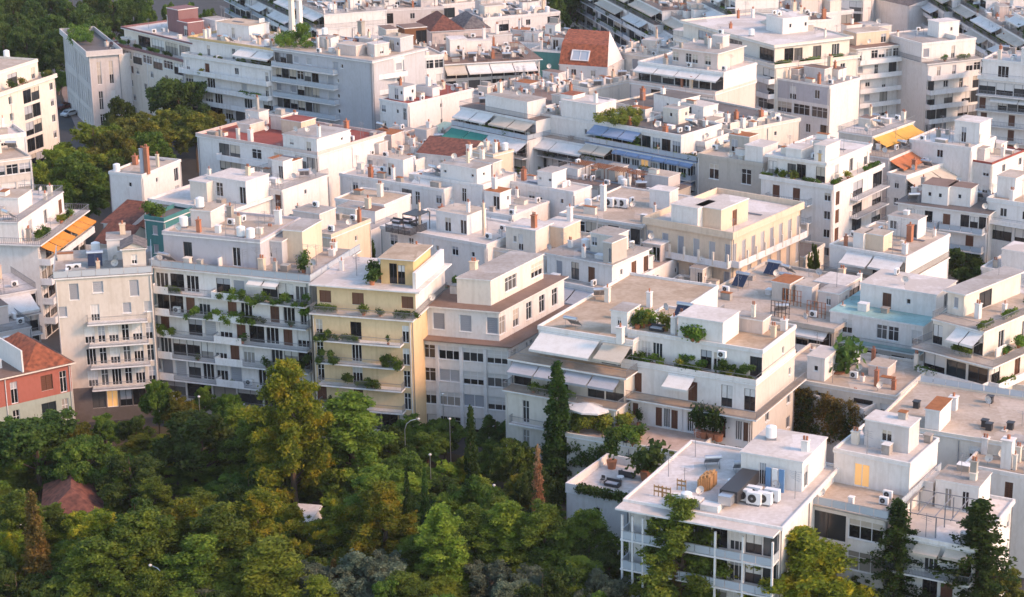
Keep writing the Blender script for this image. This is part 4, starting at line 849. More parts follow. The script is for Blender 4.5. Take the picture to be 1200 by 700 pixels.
b = B('grey terraced corner', 'low grey roof crowded with air conditioners behind the red corner house', (-40, 398), (36, 384), 12, 9.5, [T(f='.w.w', par='bar')], 'white', 'r_grey', c=.9, name='low_house', cat='house')
b = B('dark window tower', 'beige block at the left edge with dark ribbon windows', (-40, 196), (36, 186), 10, 17, [T(f='G.GGG/GGGG', r='..', wall='beige', par='wall', ph=.3)], 'beige', 'r_beige', c=.2)
b = B('stepped white corner', 'white stepped corner house at the left edge above the dark ribbon windows', (-40, 168), (30, 160), 8, 18.5, [T(f='..w.', r='.p', par='wall'), T(n=1, sf=2, sr=4, f='.d.', r='.', par='wall')], 'white', 'r_white', c=.4, name='white_house', cat='house')
b = B('cream corner apartments', 'cream apartment block at the left edge with loggias and planted roof terrace', (-45, 128), (64, 91), 24, 20, [T(f='w.xx.w.xx.w/w.xx.w.xx.w', par='wall', ph=.6, wall='cream', ov=.4, fh=3.2), T(n=1, sf=2.6, sr=1.5, sl=1, f='.d.g.g.d', pl=2.0, par='wall', ph=.4, wall='cream', roof='r_beige')], 'cream', 'r_beige', c=.1)
b.item('tank', 8, 68)
b = B('white gabled yard house', 'small white house with a brown tiled roof among back yards', (121, 262), (152, 266), 7, 9, [T(f='.w.', par=None)], 'white', 'tilebrown', c=0, name='small_house', cat='house'); b.hip(0, b.W, 0, b.D, b.tiers[0][1], 2.2, 'tilebrown', 'shed')
b = B('terracotta yard house', 'small house with a red brown gable roof and cream end wall', (112, 285), (145, 291), 8, 8, [T(f='.w.', par=None, wall='cream')], 'cream', 'tilebrown', c=0, name='small_house', cat='house'); b.hip(0, b.W, 0, b.D, b.tiers[0][1], 2.6, 'tilebrown', 'gable')
b = B('orange tiled shed', 'small shed with an orange tiled roof next to the teal house', (150, 275), (170, 278), 6, 8, [T(f='.', par=None)], 'pink', 'tile', c=0, name='shed', cat='shed'); b.hip(0, b.W, 0, b.D, b.tiers[0][1], 1.8, 'tile', 'shed')
b = B('dark teal house', 'narrow dark teal house with a white window and a roof garden', (170, 258), (192, 261), 8, 14, [T(f='.r.', wall='teal', par='wall')], 'teal', 'r_dark', c=0, name='teal_house', cat='house')
for p in ((174, 252), (180, 254), (187, 256)): b.pot(0, *p, sc=1.6)
b = B('blank white gable', 'blank white house with twin brick chimneys beside the big street trees', (128, 204), (166, 208), (232, 192), 15.5, [T(f='..p.', r='.p.d', par='wall', ph=.3)], 'white', 'r_beige', c=.25, name='white_house', cat='house'); b.chim(168, 203, 4.2, .7, 'grey', pots=2); b.chim(173, 204, 4.6, .7, 'brick', pots=2)
b = B('broad white terrace house', 'broad white house with a wide white terrace and shaded windows below', (180, 236), (268, 250), 14, 14.5, [T(f='.s.x.s..', par='wall', ph=.4, ov=.7, aw=[(.05, .4, 'beige', 1.6, 1)], roof='r_white')], 'white', 'r_white', c=.1, name='white_house', cat='house')
b.pent(222, 212, 242, 215, 5, 3.2, '.', '', wall='cream', roof='r_white', c=1); b.pent(243, 207, 290, 214, 6, 3.8, '.G..d', '', wall='white', roof='r_white', c=2)
b = B('sunlit white gallery', 'white block with a white roof and a railing beside the red roofed long block', (268, 214), (330, 224), (368, 203), 16, [T(f='.B.dw.s', r='.p.', par='bar', roof='r_white')], 'white', 'r_white', c=.5)
b.pent(296, 208, 324, 222, 6, 3.4, '.d.', '', wall='white', roof='r_white')
b = B('red roofed long block', 'long white block with a dark red painted roof and a blank sunlit side', (231, 160), (372, 183), (405, 152), 17, [T(f='..xx.G.G.xx/..xx.G.G.xx/..xx..xx', r='', par='wall', ph=.5, pw='pink', b=[(.2, .95)], rail='solid', ov=.2, roof='r_red')], 'white', 'r_red', c=.35)
b.pent(316, 162, 370, 171, 9, 2.6, '.w..d.', '.p', wall='white', roof='r_grey', c=3); b.pent(330, 140, 352, 144, 4, 2.4, '', '', wall='sand', roof='r_red', name='stair_head')
# --- far left street
b = B('neoclassical mansion', 'pale neoclassical mansion with cornices, tall windows and a planted roof', (74, 40), (104, 66), 6.5, 17, [T(f='nnnnnnnnnnnn/nnnnnnnnnnnn', r='.n.n./.n.n.', wall='palestone', fh=6.5, ov=.7, par='wall', ph=1.0, roof='r_dark', edge='white')], 'pink', 'r_dark', c=0, name='mansion', cat='mansion')
b.garden([(82 + b.rnd.random() * 26, 36 + b.rnd.random() * 18, b.rnd.uniform(.3, 1.6)) for k in range(44)], 'lf_bush', 5000, 'roof garden shrubs on top of the neoclassical mansion')
b = B('narrow loggia house', 'narrow pale house with loggias between the mansion and plum striped block', (108, 62), (133, 68), 10, 16, [T(f='x.x/x.x/x.x/x.x', b=[(0, 1)], rail='solid', par='wall', ph=.4)], 'white', 'r_beige', c=.3, name='apartment_building', cat='apartment building')
b = B('plum striped block', 'white block with plum coloured bands and a grid of dark windows', (131, 52), (215, 73), 20, 17.5, [T(f='gGgGgGg/w|ow|w.w|w/w|w.w|ow|w/wow|w.w|w', l='w.w.w/w.w.w/w.w.w/w.w.w', wall='cream', par='wall', pw='plum', ph=.4, ov=.3, edge='plum'), T(n=1, fh=3.2, sf=2.4, sl=1.5, f='.gggg', l='g', pl=1.2, par='wall', pw='plum', ph=.35, ov=.5, roof='r_white', wall='cream')], 'cream', 'r_white', c=.25)
b.pent(192, 10, 212, 12, 5, 5, '', '', wall='plum', roof='plum', name='stair_head'); b.pent(206, 25, 222, 27, 4, 3, '.d', '', wall='plum', roof='r_red', name='stair_head')
b = B('pale balcony block', 'pale apartment block with long white balconies and tan roof bands', (214, 66), (318, 82), 16, 18.8, [T(f='n.s.|w..n/D.D..r.n/n.DD..D.x/xDxDxDx/n.n.n.n', b=[(0, 1)], rail='solid', pd=.5, par='wallrail', ov=.3), T(n=1, sf=2.2, f='.n.n.xx', par='wall', pw='ochre', ph=.5, pl=1.4, aw=[(.58, .98, 'white', 2.6, 2)], ov=.3)], 'white', 'r_white', c=.5)
b.pent(255, 26, 290, 32, 6, 3.0, '.n.', '', wall='white', roof='r_sand', c=3)
b = B('grey gridded block', 'large grey block with dark loggias, striped stair bays and blank end wall', (320, 58), (436, 74), 17, 22.8, [T(f='xxxr.r..|bp..../xxxGgg|bp..../r.rxxx|bp..../xxxxgg|bp..../xxxxgg|bp....', b=[(.02, .66)], rail='glass', par='wall', ph=.3, ov=.3, wall='grey', trim='trim', r='')], 'grey', 'r_beige', c=.5)
b.garden([(323 + b.rnd.random() * 42, 58 - b.rnd.random() * 10, b.rnd.uniform(.4, 2.0)) for k in range(50)] + [(352 + b.rnd.random() * 8, 52, b.rnd.uniform(1.5, 4)) for k in range(14)], 'lf_bush', 7000, 'dense roof garden at the left end of the grey gridded block')
b.chim(343, 42, 7.5, .9, 'cream', pots=0); b.chim(352, 41, 7.2, .9, 'white', pots=0); b.chim(424, 50, 4.4, 1.1, 'concrete'); b.item('heater', 418, 55); b.item('heater', 448, 60)
b = B('set back balcony wing', 'pale wing with two long balconies beside the grey blank wall', (437, 74), (473, 69), 17, 22.3, [T(f='r.r/nDn/nDn/nDn', b=[(0, 1)], rail='solid', par='wall', ph=.3, wall='white')], 'white', 'r_white', c=.4)
b = B('glazed veranda block', 'pale block with a wide glazed veranda and brown roof huts', (474, 70), (520, 66), 16, 21.2, [T(f='GGGG/x.x.x/G.G.G', par='wall', ph=.3)], 'white', 'r_beige', c=.4)
b.pent(445, 32, 474, 38, 5, 4, '.xx', '', wall='beige', roof='r_brown', c=1, clamp=False); b.pent(474, 34, 500, 32, 5, 3.5, '.x', '', wall='wood', roof='r_brown', clamp=False)
b = B('grey hatch roofs', 'low pale block with grey roofs along the top edge before the green belt', (566, 24), (656, 16), 14, 16, [T(f='.x.w.x', par='wall', ph=.4)], 'white', 'r_grey', c=.8)
b = B('top strip house', 'pale house with huts on its roof above the brown tiled ridges', (446, 14), (520, 10), 14, 16, [T(f='x.w.x', par='wall', ph=.4)], 'palestone', 'r_beige', c=.9)
b = B('long hazy strip block', 'long pale block along the top edge above the grey gridded block', (515, 8), (640, -2), 14, 15, [T(f='x.w.x.w', par='wall', ph=.4)], 'white', 'r_beige', c=.7)
b = B('brown roof jumble', 'brown flat roofed block with air conditioners and a white hut', (520, 76), (632, 70), 22, 18, [T(f='xgxgxgxg', par=None, roof='r_brown', aw=[(0, .22, 'beige', 3.0, 1), (.23, .95, 'white', 3.0, 3)], ov=.6), ], 'white', 'r_brown', c=.9)
b.pent(526, 46, 548, 47, 4, 3.6, '.p.', '', wall='white', roof='r_white')
b = B('tiled ridge house', 'broad old house with brown tiled hipped roofs and dishes', (505, 38), (575, 34), 14, 15, [T(f='.w.w.w', par=None, wall='pink')], 'pink', 'tilebrown', c=0, name='old_house', cat='house'); b.hip(0, b.W * .55, 0, b.D, b.tiers[0][1], 3.2, 'tilebrown'); b.hip(b.W * .56, b.W, 1, b.D, b.tiers[0][1], 2.6, 'tilegrey')

for i in range(4):
    f0, f1 = i / 4, (i + .97) / 4; rr_ = random.Random(i * 7 + 11); q = lambda f: (268 + (372 - 268) * f, -14 + (36 - -14) * f)
    c1, c2, c3 = (rr_.choice(['white', 'white', 'beige', 'white']) for _ in range(3)); nth_ = ['first', 'second', 'third', 'fourth', 'fifth'][i]
    b = B(f'{nth_} chimney row house', f'white terrace behind the tall roof chimneys, {nth_} from the top left', q(f0), q(f1), 18 + rr_.uniform(-2, 2), 16 + rr_.uniform(-1.2, 1.2),
          [T(f=rr_.choice(['xgxg/xgxg', 'gxDx/gxgx', '.xgx/xDxD']), par='bar', pd=1.0, b=[(0, 1)], rail=rr_.choice(['solid', 'bar', 'glass']), aw=[(.05, rr_.uniform(.6, .95), c1, 2.0, 3)]),
           T(n=1, sf=1.9, sr=rr_.choice([0, .4, 2.5]), f=rr_.choice(['xgxg', 'g.gx', '.gDx']), par='bar', pl=2.2, aw=[(rr_.uniform(0, .3), .95, c2, 2.2, 3)])] + ([T(n=1, sf=2.2, sr=.5, sl=rr_.choice([.3, 3]), f='.gDx', par='wall', ph=.3, pl=1.5, aw=[(0, .6, c3, 2.0, 2)])] if 0 and i % 2 == 0 else []), 'white', rr_.choice(['r_white', 'r_beige', 'r_grey', 'r_brown']), c=.8, name='terraced_house', cat='house')
b = B('arched attic block', 'white block with a slanting attic and a row of small arches', (385, 18), (435, 16), 14, 19, [T(f='..GGG..', par='wall', ph=.3)], 'white', 'r_white', c=.7)
b = B('red tile narrow house', 'narrow white house with red tiled terraces and blank walls', (445, 118), (478, 124), (520, 100), 17, [T(f='w.pn', r='.p.', par='wall', ph=.25, roof='r_red'), ], 'white', 'r_red', c=.6, name='white_house', cat='house')
b.pent(470, 108, 500, 114, 5, 2.6, '.p.', '.', wall='white', roof='tile')
b = B('low white annexe', 'low white annexe with blank walls in front of the red tiled house', (431, 130), (470, 138), 8, 12, [T(f='..p.', par='wall', ph=.3)], 'white', 'r_white', c=.6, name='white_house', cat='house')
b = B('teal canopy hut', 'small pink hut under a teal corrugated canopy', (487, 153), (513, 157), 5, 11, [T(f='..', r='', wall='pink', par=None)], 'pink', 'tealroof', c=0, name='hut', cat='hut'); b.hip(0, b.W, 0, b.D, b.tiers[0][1], 1.0, 'tealroof', 'shed')
# --- centre back
b = B('green awning terraces', 'white terraced block with green awnings below and white awnings above', (529, 148), (618, 166), (672, 132), 14.5, [T(f='xgxgxgx/xgxg', par='glass', aw=[(0, .5, 'green', 2.8, 2), (.5, 1, 'white', 2.8, 2)], b=[(0, 1)], pd=.6), T(n=1, sf=2.4, f='gxgxgxg', pl=1.0, par='bar', roof='r_brown', aw=[(.02, .46, 'white', 2.6, 2), (.5, .98, 'beige', 2.6, 2)])], 'white', 'r_brown', c=.35)
b.pent(566, 112, 612, 122, 5, 3.0, '..', '.', wall='white', roof='r_grey', c=2)
b = B('tile capped white hut', 'white terraced block whose roof hut has one orange tile patch', (617, 158), (690, 171), 11, 14.5, [T(f='xgxgxg', par='bar', aw=[(0, 1, 'white', 2.6, 2)], pd=1.0, b=[(0, 1)]), T(n=1, fh=3.4, sf=2.2, f='.......p.', par='wall', ph=.2, roof='r_beige')], 'white', 'r_beige', c=.3)
b.pent(652, 119, 700, 127, 6, 3.2, '..', '.', wall='white', roof='r_white', c=2); b.pent(656, 111, 672, 113, 3.5, 3.9, '', '', wall='white', roof='tile', name='stair_head')
b = B('blue awning garden block', 'long white block with blue awnings, a veranda of glass doors and a brown roof garden', (686, 167), (816, 191), (862, 172), 15, [T(f='xgxgDDlDDDDD/gggg.ggxgxg', par='glass', b=[(0, 1)], rail='glass', edge='aw_blue', aw=[(0, .25, 'beige', 2.2, 2), (.27, .98, 'blue', .9, 6), (.3, 1, 'blue', .9, 6, 1)], pd=1.0, roof='r_dark'), T(n=1, sf=2.2, sr=5.0, f='xgxgxgDgD', par='wall', pl=2.0, aw=[(.02, .56, 'blue', 2.4, 3)], ph=.4, roof='r_dark')], 'white', 'r_dark', c=.5)
b.garden([(697 + b.rnd.random() * 52, 136 + b.rnd.random() * 14, b.rnd.uniform(.4, 1.8)) for k in range(60)], 'lf_autumn', 7000, 'brownish green roof garden on the blue awning garden block')
b.pent(800, 172, 832, 180, 4, 2.6, '', '', wall='white', roof='r_white', name='stair_head'); b.pent(775, 170, 798, 174, 4, 2.6, '.', '', wall='pink', roof='r_beige', name='stair_head')
b = B('broad dark rooftop', 'block with a broad dark grey flat roof and a glazed skylight box', (718, 122), (852, 150), (876, 128), 17.5, [T(f='..x..x', par='wall', ph=.3, roof='r_dark')], 'cream', 'r_dark', c=.12)
b.pent(751, 114, 786, 120, 5, 3.2, '.p.', '', wall='white', roof='r_dark', c=1); b.pent(764, 128, 794, 133, 4, 2.6, 'x.', '', wall='white', roof='r_white', c=1); b.pent(806, 134, 828, 137, 5, .8, '', '', wall='white', roof='railglass', name='skylight')
b = B('sunlit buff block', 'buff block with sunlit side walls and a crowded roof', (832, 150), (860, 157), (905, 134), 17, [T(f='.x.', r='..p.', par='wall', ph=.4, wall='cream')], 'cream', 'r_grey', c=1.0)
b = B('grey box roof block', 'small grey roofed block with a white rim in front of the sunlit buff block', (757, 160), (826, 170), (854, 152), 16.5, [T(f='x.x', r='..', par='wall', ph=.4, wall='white')], 'white', 'r_grey', c=.7)
b = B('pergola penthouse block', 'white block with a glass pergola, dark penthouse windows and pink side walls', (738, 98), (838, 112), (880, 96), 18, [T(f='.x.x', par='wall', pw='pink', ph=.5), T(n=1, fh=3.4, sf=3, f='xgxgxgx', par='wall', ph=.3, wall='white', aw=[(0, .98, 'white', 2.0, 4)], roof='r_white'), T(n=1, fh=3.2, sf=2.5, sl=6.5, sr=3, f='G.GG.G.', par=None, roof='r_grey', ov=.4)], 'pink', 'r_white', c=.4)
b = B('red mansard house', 'house with a steep red tiled mansard roof and a framed skylight', (655, 76), (712, 80), 11, 14, [T(f='.w.w.', par=None, wall='white')], 'white', 'tile', c=0, name='mansard_house', cat='house')
m = MB(); w = b.tiers[0][1]; Wd = b.W
Pm = lambda u, v, z: b.L3(u, v, w + z)
m.quad(Pm(0, 0, 0), Pm(Wd, 0, 0), Pm(Wd * .93, 2.8, 4.2), Pm(-.3, 2.8, 4.2), 'tile'); m.quad(Pm(-.3, 2.8, 4.2), Pm(Wd * .93, 2.8, 4.2), Pm(Wd * .72, 10, 6.0), Pm(-1.6, 10, 6.0), 'tile')
m.poly([Pm(Wd, 0, 0), Pm(Wd, 10, 0), Pm(Wd * .72, 10, 6), Pm(Wd * .93, 2.8, 4.2)], 'white'); m.poly([Pm(0, 10, 0), Pm(0, 0, 0), Pm(-.3, 2.8, 4.2), Pm(-1.6, 10, 6)], 'white')
b.part('tiled_roof', m)
m = MB(); sk = lambda a, t, z: Pm(Wd * .22 + a, .55 + z * .62 - t * .8, .85 + z * .95 + t * .5); m.box(sk, 0, 4.2, 0, .25, 0, .2, 'trim'); m.box(sk, 0, 4.2, 0, .25, 2.0, 2.2, 'trim'); m.box(sk, 0, .25, 0, .25, .2, 2.0, 'trim'); m.box(sk, 3.95, 4.2, 0, .25, .2, 2.0, 'trim'); m.box(sk, 2.0, 2.1, 0, .2, .2, 2.0, 'trim')
o = b.part('skylight', m); m = MB(); m.box(sk, .25, 3.95, 0, .1, .2, 2.0, 'railglass'); b.part('pane', m, o)
b = B('teal fronted flat', 'flat roofed house with a teal painted strip beside the red mansard', (622, 60), (666, 63), 12, 16, [T(f='[teal]....', par='wall', ph=.3)], 'white', 'r_beige', c=.5, name='flat_house', cat='house')
b = B('pale roof scatter', 'pale old roofs with a white tank tower left of the red mansard', (576, 50), (652, 54), 16, 15, [T(f='.w.w.', par='wall', ph=.3)], 'white', 'r_grey', c=1.0)
b = B('lilac window house', 'buff house with lilac shutters right of the red mansard', (714, 62), (766, 68), 10, 15, [T(f='.b.b..', wall='cream', par='wall', ph=.3)], 'cream', 'r_beige', c=.8, name='buff_house', cat='house')
b = B('buff box house', 'buff house with a square attic box and tangled roof frames', (762, 58), (812, 64), (842, 50), 16, [T(f='..p.', r='..', wall='cream', par='wall', ph=.3)], 'cream', 'r_grey', c=1.2, name='buff_house', cat='house')
b.pent(788, 36, 812, 38, 4, 4, '..w', '', wall='cream', roof='r_white')
b = B('huddled white huts', 'huddle of small white roof huts below the red mansard', (612, 100), (648, 106), (668, 92), 15, [T(f='.w.', r='.p', par='wall', ph=.4)], 'white', 'r_beige', c=1.6, name='white_house', cat='house')
b = B('buff dark hatch house', 'buff sunlit house with a dark hatch roof below the red mansard', (664, 102), (690, 107), (726, 86), 15.5, [T(f='.', r='..', par='wall', ph=.4, wall='cream')], 'cream', 'r_beige', c=1.2, name='buff_house', cat='house')
b = B('cluttered court roofs', 'cluttered pale roofs with chimneys between the awning terraces and mansard', (540, 112), (608, 122), (640, 96), 14.5, [T(f='w.xn.w', r='.p.w', par='wall', ph=.4)], 'white', 'r_grey', c=1.6)
# --- far right

for i in range(5):
    f0, f1 = i / 5, (i + .97) / 5; rr_ = random.Random(i * 7 + 5); q = lambda f: (752 + (905 - 752) * f, -10 + (68 - -10) * f)
    c1, c2, c3 = (rr_.choice(['white', 'white', 'beige', 'white']) for _ in range(3)); nth_ = ['first', 'second', 'third', 'fourth', 'fifth'][i]
    b = B(f'{nth_} ridge house', f'pale far ridge terrace with stepped awnings, {nth_} from the top left', q(f0), q(f1), 15 + rr_.uniform(-2, 2), 17 + rr_.uniform(-1.2, 1.2),
          [T(f=rr_.choice(['xgxg/xgxg', 'gxDx/gxgx', '.xgx/xDxD']), par='bar', pd=1.0, b=[(0, 1)], rail=rr_.choice(['solid', 'bar', 'glass']), aw=[(.05, rr_.uniform(.6, .95), c1, 2.0, 3)]),
           T(n=1, sf=1.9, sr=rr_.choice([0, .4, 2.5]), f=rr_.choice(['xgxg', 'g.gx', '.gDx']), par='bar', pl=2.2, aw=[(rr_.uniform(0, .3), .95, c2, 2.2, 3)])] + ([T(n=1, sf=2.2, sr=.5, sl=rr_.choice([.3, 3]), f='.gDx', par='wall', ph=.3, pl=1.5, aw=[(0, .6, c3, 2.0, 2)])] if 1 and i % 2 == 0 else []), 'white', rr_.choice(['r_white', 'r_beige', 'r_grey', 'r_brown']), c=.8, name='terraced_house', cat='house')

for i in range(4):
    f0, f1 = i / 4, (i + .97) / 4; rr_ = random.Random(i * 7 + 6); q = lambda f: (672 + (800 - 672) * f, -20 + (48 - -20) * f)
    c1, c2, c3 = (rr_.choice(['white', 'white', 'beige', 'white']) for _ in range(3)); nth_ = ['first', 'second', 'third', 'fourth', 'fifth'][i]
    b = B(f'{nth_} hedged house', f'pale hedged terrace behind the red mansard, {nth_} from the top left', q(f0), q(f1), 11 + rr_.uniform(-2, 2), 16 + rr_.uniform(-1.2, 1.2),
          [T(f=rr_.choice(['xgxg/xgxg', 'gxDx/gxgx', '.xgx/xDxD']), par='bar', pd=1.0, b=[(0, 1)], rail=rr_.choice(['solid', 'bar', 'glass']), aw=[(.05, rr_.uniform(.6, .95), c1, 2.0, 3)]),
           T(n=1, sf=1.9, sr=rr_.choice([0, .4, 2.5]), f=rr_.choice(['xgxg', 'g.gx', '.gDx']), par='bar', pl=2.2, aw=[(rr_.uniform(0, .3), .95, c2, 2.2, 3)])] + ([T(n=1, sf=2.2, sr=.5, sl=rr_.choice([.3, 3]), f='.gDx', par='wall', ph=.3, pl=1.5, aw=[(0, .6, c3, 2.0, 2)])] if 0 and i % 2 == 0 else []), 'white', rr_.choice(['r_white', 'r_beige', 'r_grey', 'r_brown']), c=.8, name='terraced_house', cat='house')
b = B('cream penthouse block', 'cream apartment block with long side balconies and a white penthouse', (908, 80), (1006, 68), ('L', 850, 40), 19.5, [T(f='.....|w./....|.r/.....|w', l='x.r.x.r.x/x.r.x.r.x', lb=[(0, 1)], rail='solid', par='wallrail', wall='cream', ov=.3), T(n=1, fh=3.4, sf=3.2, sl=2.2, f='.xg.g.D.', l='.g.g.g', pl=1.6, par='wall', ph=.35, ov=.6, roof='r_white')], 'cream', 'r_white', c=.12)
b.pent(915, 22, 950, 20, 6, 3.2, '.p..p', '', wall='white', roof='r_white', c=2)
b = B('paired window apartments', 'pale apartment block with a brown roof and a ribbon of paired windows', (1004, 58), (1080, 50), 18, 20, [T(f='n.GGGG|Gn/r.n.x.n./.w.n.n.S/.r.x.r.S', b=[(.0, .98)], rail='solid', par=None, ov=.5, roof='r_brown', wall='white')], 'white', 'r_brown', c=.25)
b.pent(1006, 40, 1040, 35, 5, 2.6, '..d', '', wall='sand', roof='r_beige')
b = B('shaded loggia apartments', 'pale apartment block with deep shaded loggias and a white set back top', (1087, 76), (1150, 69), 16, 17.5, [T(f='.n.n.GG/x.w.n.x/x.x.xx/xx.xx', b=[(.0, .72)], rail='solid', par='bar', wall='white', ov=.4), T(n=1, fh=3.6, sf=2.2, f='r..n..', par='wall', ph=.25, pl=.8, roof='r_grey')], 'white', 'r_grey', c=.12)
b.pent(1100, 27, 1125, 25, 4, 3.2, '..p.', '', wall='white', roof='r_white')
b = B('industrial window block', 'lilac grey block with large gridded industrial windows and lit gable', (888, 90), (972, 103), (989, 90), 17, [T(f='[lilac].w..D..w./GGGG/w.x.w.w.x', r='', wall='white', par='wall', ph=.2, roof='r_grey', fh=3.6, ov=.15), ], 'lilac', 'r_grey', c=.8)
b.chim(972, 92, 4.5, .8, 'sand', pots=2)
b = B('long windowed right block', 'white block at the right edge with long brown windows under an awning', (1147, 92), (1230, 100), 14, 17, [T(f='xxxx/s.gxg.g/s.s.s', b=[(0, 1)], rail='bar', par='wallrail', ov=.3, aw=[(.2, 1, 'white', 1.6, 2, 1)]), T(n=1, sf=2, f='.D..x', par='wall', ph=.3)], 'white', 'r_white', c=.4)
b.pent(1188, 62, 1215, 66, 5, 3, '', '', wall='white', roof='r_white')
b = B('slate roof huts', 'jumble of pale roof huts behind the cream penthouse block', (912, 24), (1000, 14), 22, 16, [T(f='.x.w.x', par='wall', ph=.4)], 'white', 'r_grey', c=.9)
b.pent(938, -2, 965, -4, 4, 4, '', '', wall='pink', roof='r_brown'); b.pent(975, 2, 990, 1, 4, 3, '', '', wall='cream')

for i in range(5):
    f0, f1 = i / 5, (i + .97) / 5; rr_ = random.Random(i * 7 + 13); q = lambda f: (1050 + (1195 - 1050) * f, -20 + (68 - -20) * f)
    c1, c2, c3 = (rr_.choice(['white', 'white', 'beige', 'white']) for _ in range(3)); nth_ = ['first', 'second', 'third', 'fourth', 'fifth'][i]
    b = B(f'{nth_} corner street house', f'pale terrace across the far right street, {nth_} from the top left', q(f0), q(f1), 13 + rr_.uniform(-2, 2), 13.5 + rr_.uniform(-1.2, 1.2),
          [T(f=rr_.choice(['xgxg/xgxg', 'gxDx/gxgx', '.xgx/xDxD']), par='bar', pd=1.0, b=[(0, 1)], rail=rr_.choice(['solid', 'bar', 'glass']), aw=[(.05, rr_.uniform(.6, .95), c1, 2.0, 3)]),
           T(n=1, sf=1.9, sr=rr_.choice([0, .4, 2.5]), f=rr_.choice(['xgxg', 'g.gx', '.gDx']), par='bar', pl=2.2, aw=[(rr_.uniform(0, .3), .95, c2, 2.2, 3)])] + ([T(n=1, sf=2.2, sr=.5, sl=rr_.choice([.3, 3]), f='.gDx', par='wall', ph=.3, pl=1.5, aw=[(0, .6, c3, 2.0, 2)])] if 1 and i % 2 == 0 else []), 'white', rr_.choice(['r_white', 'r_beige', 'r_grey', 'r_brown']), c=.8, name='terraced_house', cat='house')
b = B('gabled awning block', 'pale block with broad awnings at the far right corner', (1150, -6), (1235, 45), 14, 18, [T(f='xgxgxgxg', par='wall', ph=.4, aw=[(.1, .9, 'white', 3, 4)], pl=1)], 'white', 'r_brown', c=.3)
b = B('blue roofed hall', 'low hall with a blue metal roof at the top edge', (1020, -2), (1065, 8), 14, 13, [T(f='..', par=None)], 'white', 'aw_blue', c=0, name='hall', cat='hall'); b.hip(0, b.W, 0, b.D, b.tiers[0][1], 3, 'tilegrey', 'shed')
b = B('flat hazy block', 'flat pale block at the top edge behind the slate roof huts', (900, -20), (1012, -14), 20, 18, [T(f='x.x.x.x', par='wall')], 'white', 'r_grey', c=.6)
b = B('top edge cream block', 'cream block at the top edge above the leafy terraces', (800, -24), (905, -12), 18, 19, [T(f='x.x.x.x', par='wall')], 'cream', 'r_grey', c=.5)
# --- middle of the picture
b = B('white door row house', 'white house with a row of narrow doors and a long roof parapet', (592, 214), (672, 228), (684, 219), 15, [T(f='.d.dd..p.', par='wall', ph=.3, roof='r_white')], 'white', 'r_white', c=.5, name='white_house', cat='house')
b.pent(615, 206, 632, 209, 4, 2.6, 'p.p', '', wall='white', roof='r_grey')
b = B('brown pergola roof', 'flat block with brown trellised roof and wooden sun decks', (630, 207), (775, 232), 9, 13, [T(f='..x.x.', par='bar', roof='r_brown', wall='stone')], 'stone', 'r_brown', c=.9)
for i in range(4):
    m = MB(); u, v, w = b.here(668 + i * 22, 206 + i * 4)
    for j in range(9): m.box(b.L3, u + j * .4, u + j * .4 + .07, v, v + 3.0, w + 2.2, w + 2.32, 'wood')
    for x in (0, 3.2):
        for y in (0, 2.9): m.box(b.L3, u + x, u + x + .09, v + y, v + y + .09, w, w + 2.199, 'wood')
    b.part('pergola', m)
b = B('three condenser roof', 'flat grey roofed block with a white band and three large condensers', (660, 252), (752, 266), (800, 232), 14, [T(f='xGxGxGx/x.x.x.x', par='wall', ph=.25, ov=.5, roof='r_beige', trim='white'), ], 'white', 'r_beige', c=.15)
for x, y in ((714, 243), (722, 243), (730, 244)): b.item('ac', x, y, sc=1.7)
b.chim(707, 247, 4.2, .8, 'white'); b.pent(762, 222, 784, 226, 3, 3, '', '', wall='white', roof='r_white', name='stair_head')
b = B('yellowish hut house', 'cream house with two flat huts and a curved white bay', (566, 292), (640, 304), (682, 276), 14.5, [T(f='..b..', r='..', par='wall', ph=.4, wall='cream', roof='r_grey')], 'cream', 'r_grey', c=.25, name='cream_house', cat='house')
b.pent(592, 266, 628, 271, 5, 3.4, '.pd..', '', wall='cream', roof='r_white', c=1); b.pent(632, 264, 666, 268, 5, 3.2, '', '', wall='sand', roof='r_white', c=1)
b = B('grey deck house', 'white house with a flat grey roof, stairs and grey awnings in front', (630, 328), (712, 344), (758, 318), 13, [T(f='x.x.x', par='wall', ph=.3, aw=[(.15, .95, 'grey', 3.0, 2)], wall='white'), T(n=1, fh=3.2, sf=2.4, sr=.8, f='.b.x.s..', r='.p.s.s', par=None, roof='r_grey', ov=.3)], 'white', 'r_grey', c=.5, name='white_house', cat='house')
b.pent(692, 290, 718, 295, 4, 3, '.d', '.', wall='stone', roof='r_grey', name='stair_head')
b = B('potted column terrace', 'small white house with a pink terrace full of columns and pots', (706, 318), (752, 326), (790, 302), 11.5, [T(f='.', r='.d.p', par='wall', ph=.3, roof='paving')], 'white', 'paving', c=.5, name='white_house', cat='house')
for k in range(10): b.pot(b.rnd.choice([0, 5, 1]), 712 + b.rnd.random() * 50, 300 + b.rnd.random() * 12, sc=1.3)
b = B('terracotta canopy house', 'low house with a terracotta awning and a shrubby yard', (738, 358), (780, 365), (830, 330), 9.5, [T(f='.x', r='xgx', par='wall', ph=.3, raw=[(.1, .8, 'terra', 4, 1)], roof='r_beige', wall='white')], 'white', 'r_beige', c=.3, name='low_house', cat='house')
b = B('dark lounge roof', 'white block with a dark fenced lounge deck under a black canopy', (446, 268), (570, 290), (606, 265), 15.5, [T(f='.G.n..p.w.p./..x..w', par='wall', ph=.3, roof='r_white')], 'white', 'r_white', c=.12)
u, v, w = b.here(452, 272); m = MB(); q = b.here(492, 273)[0]
fpd = lambda a, t, z: b.L3(u + a, v + t, w + z); L = q - u
for i in range(6): m.box(fpd, 0, L, -.03, .03, .1 + i * .2, .24 + i * .2, 'darkmetal')
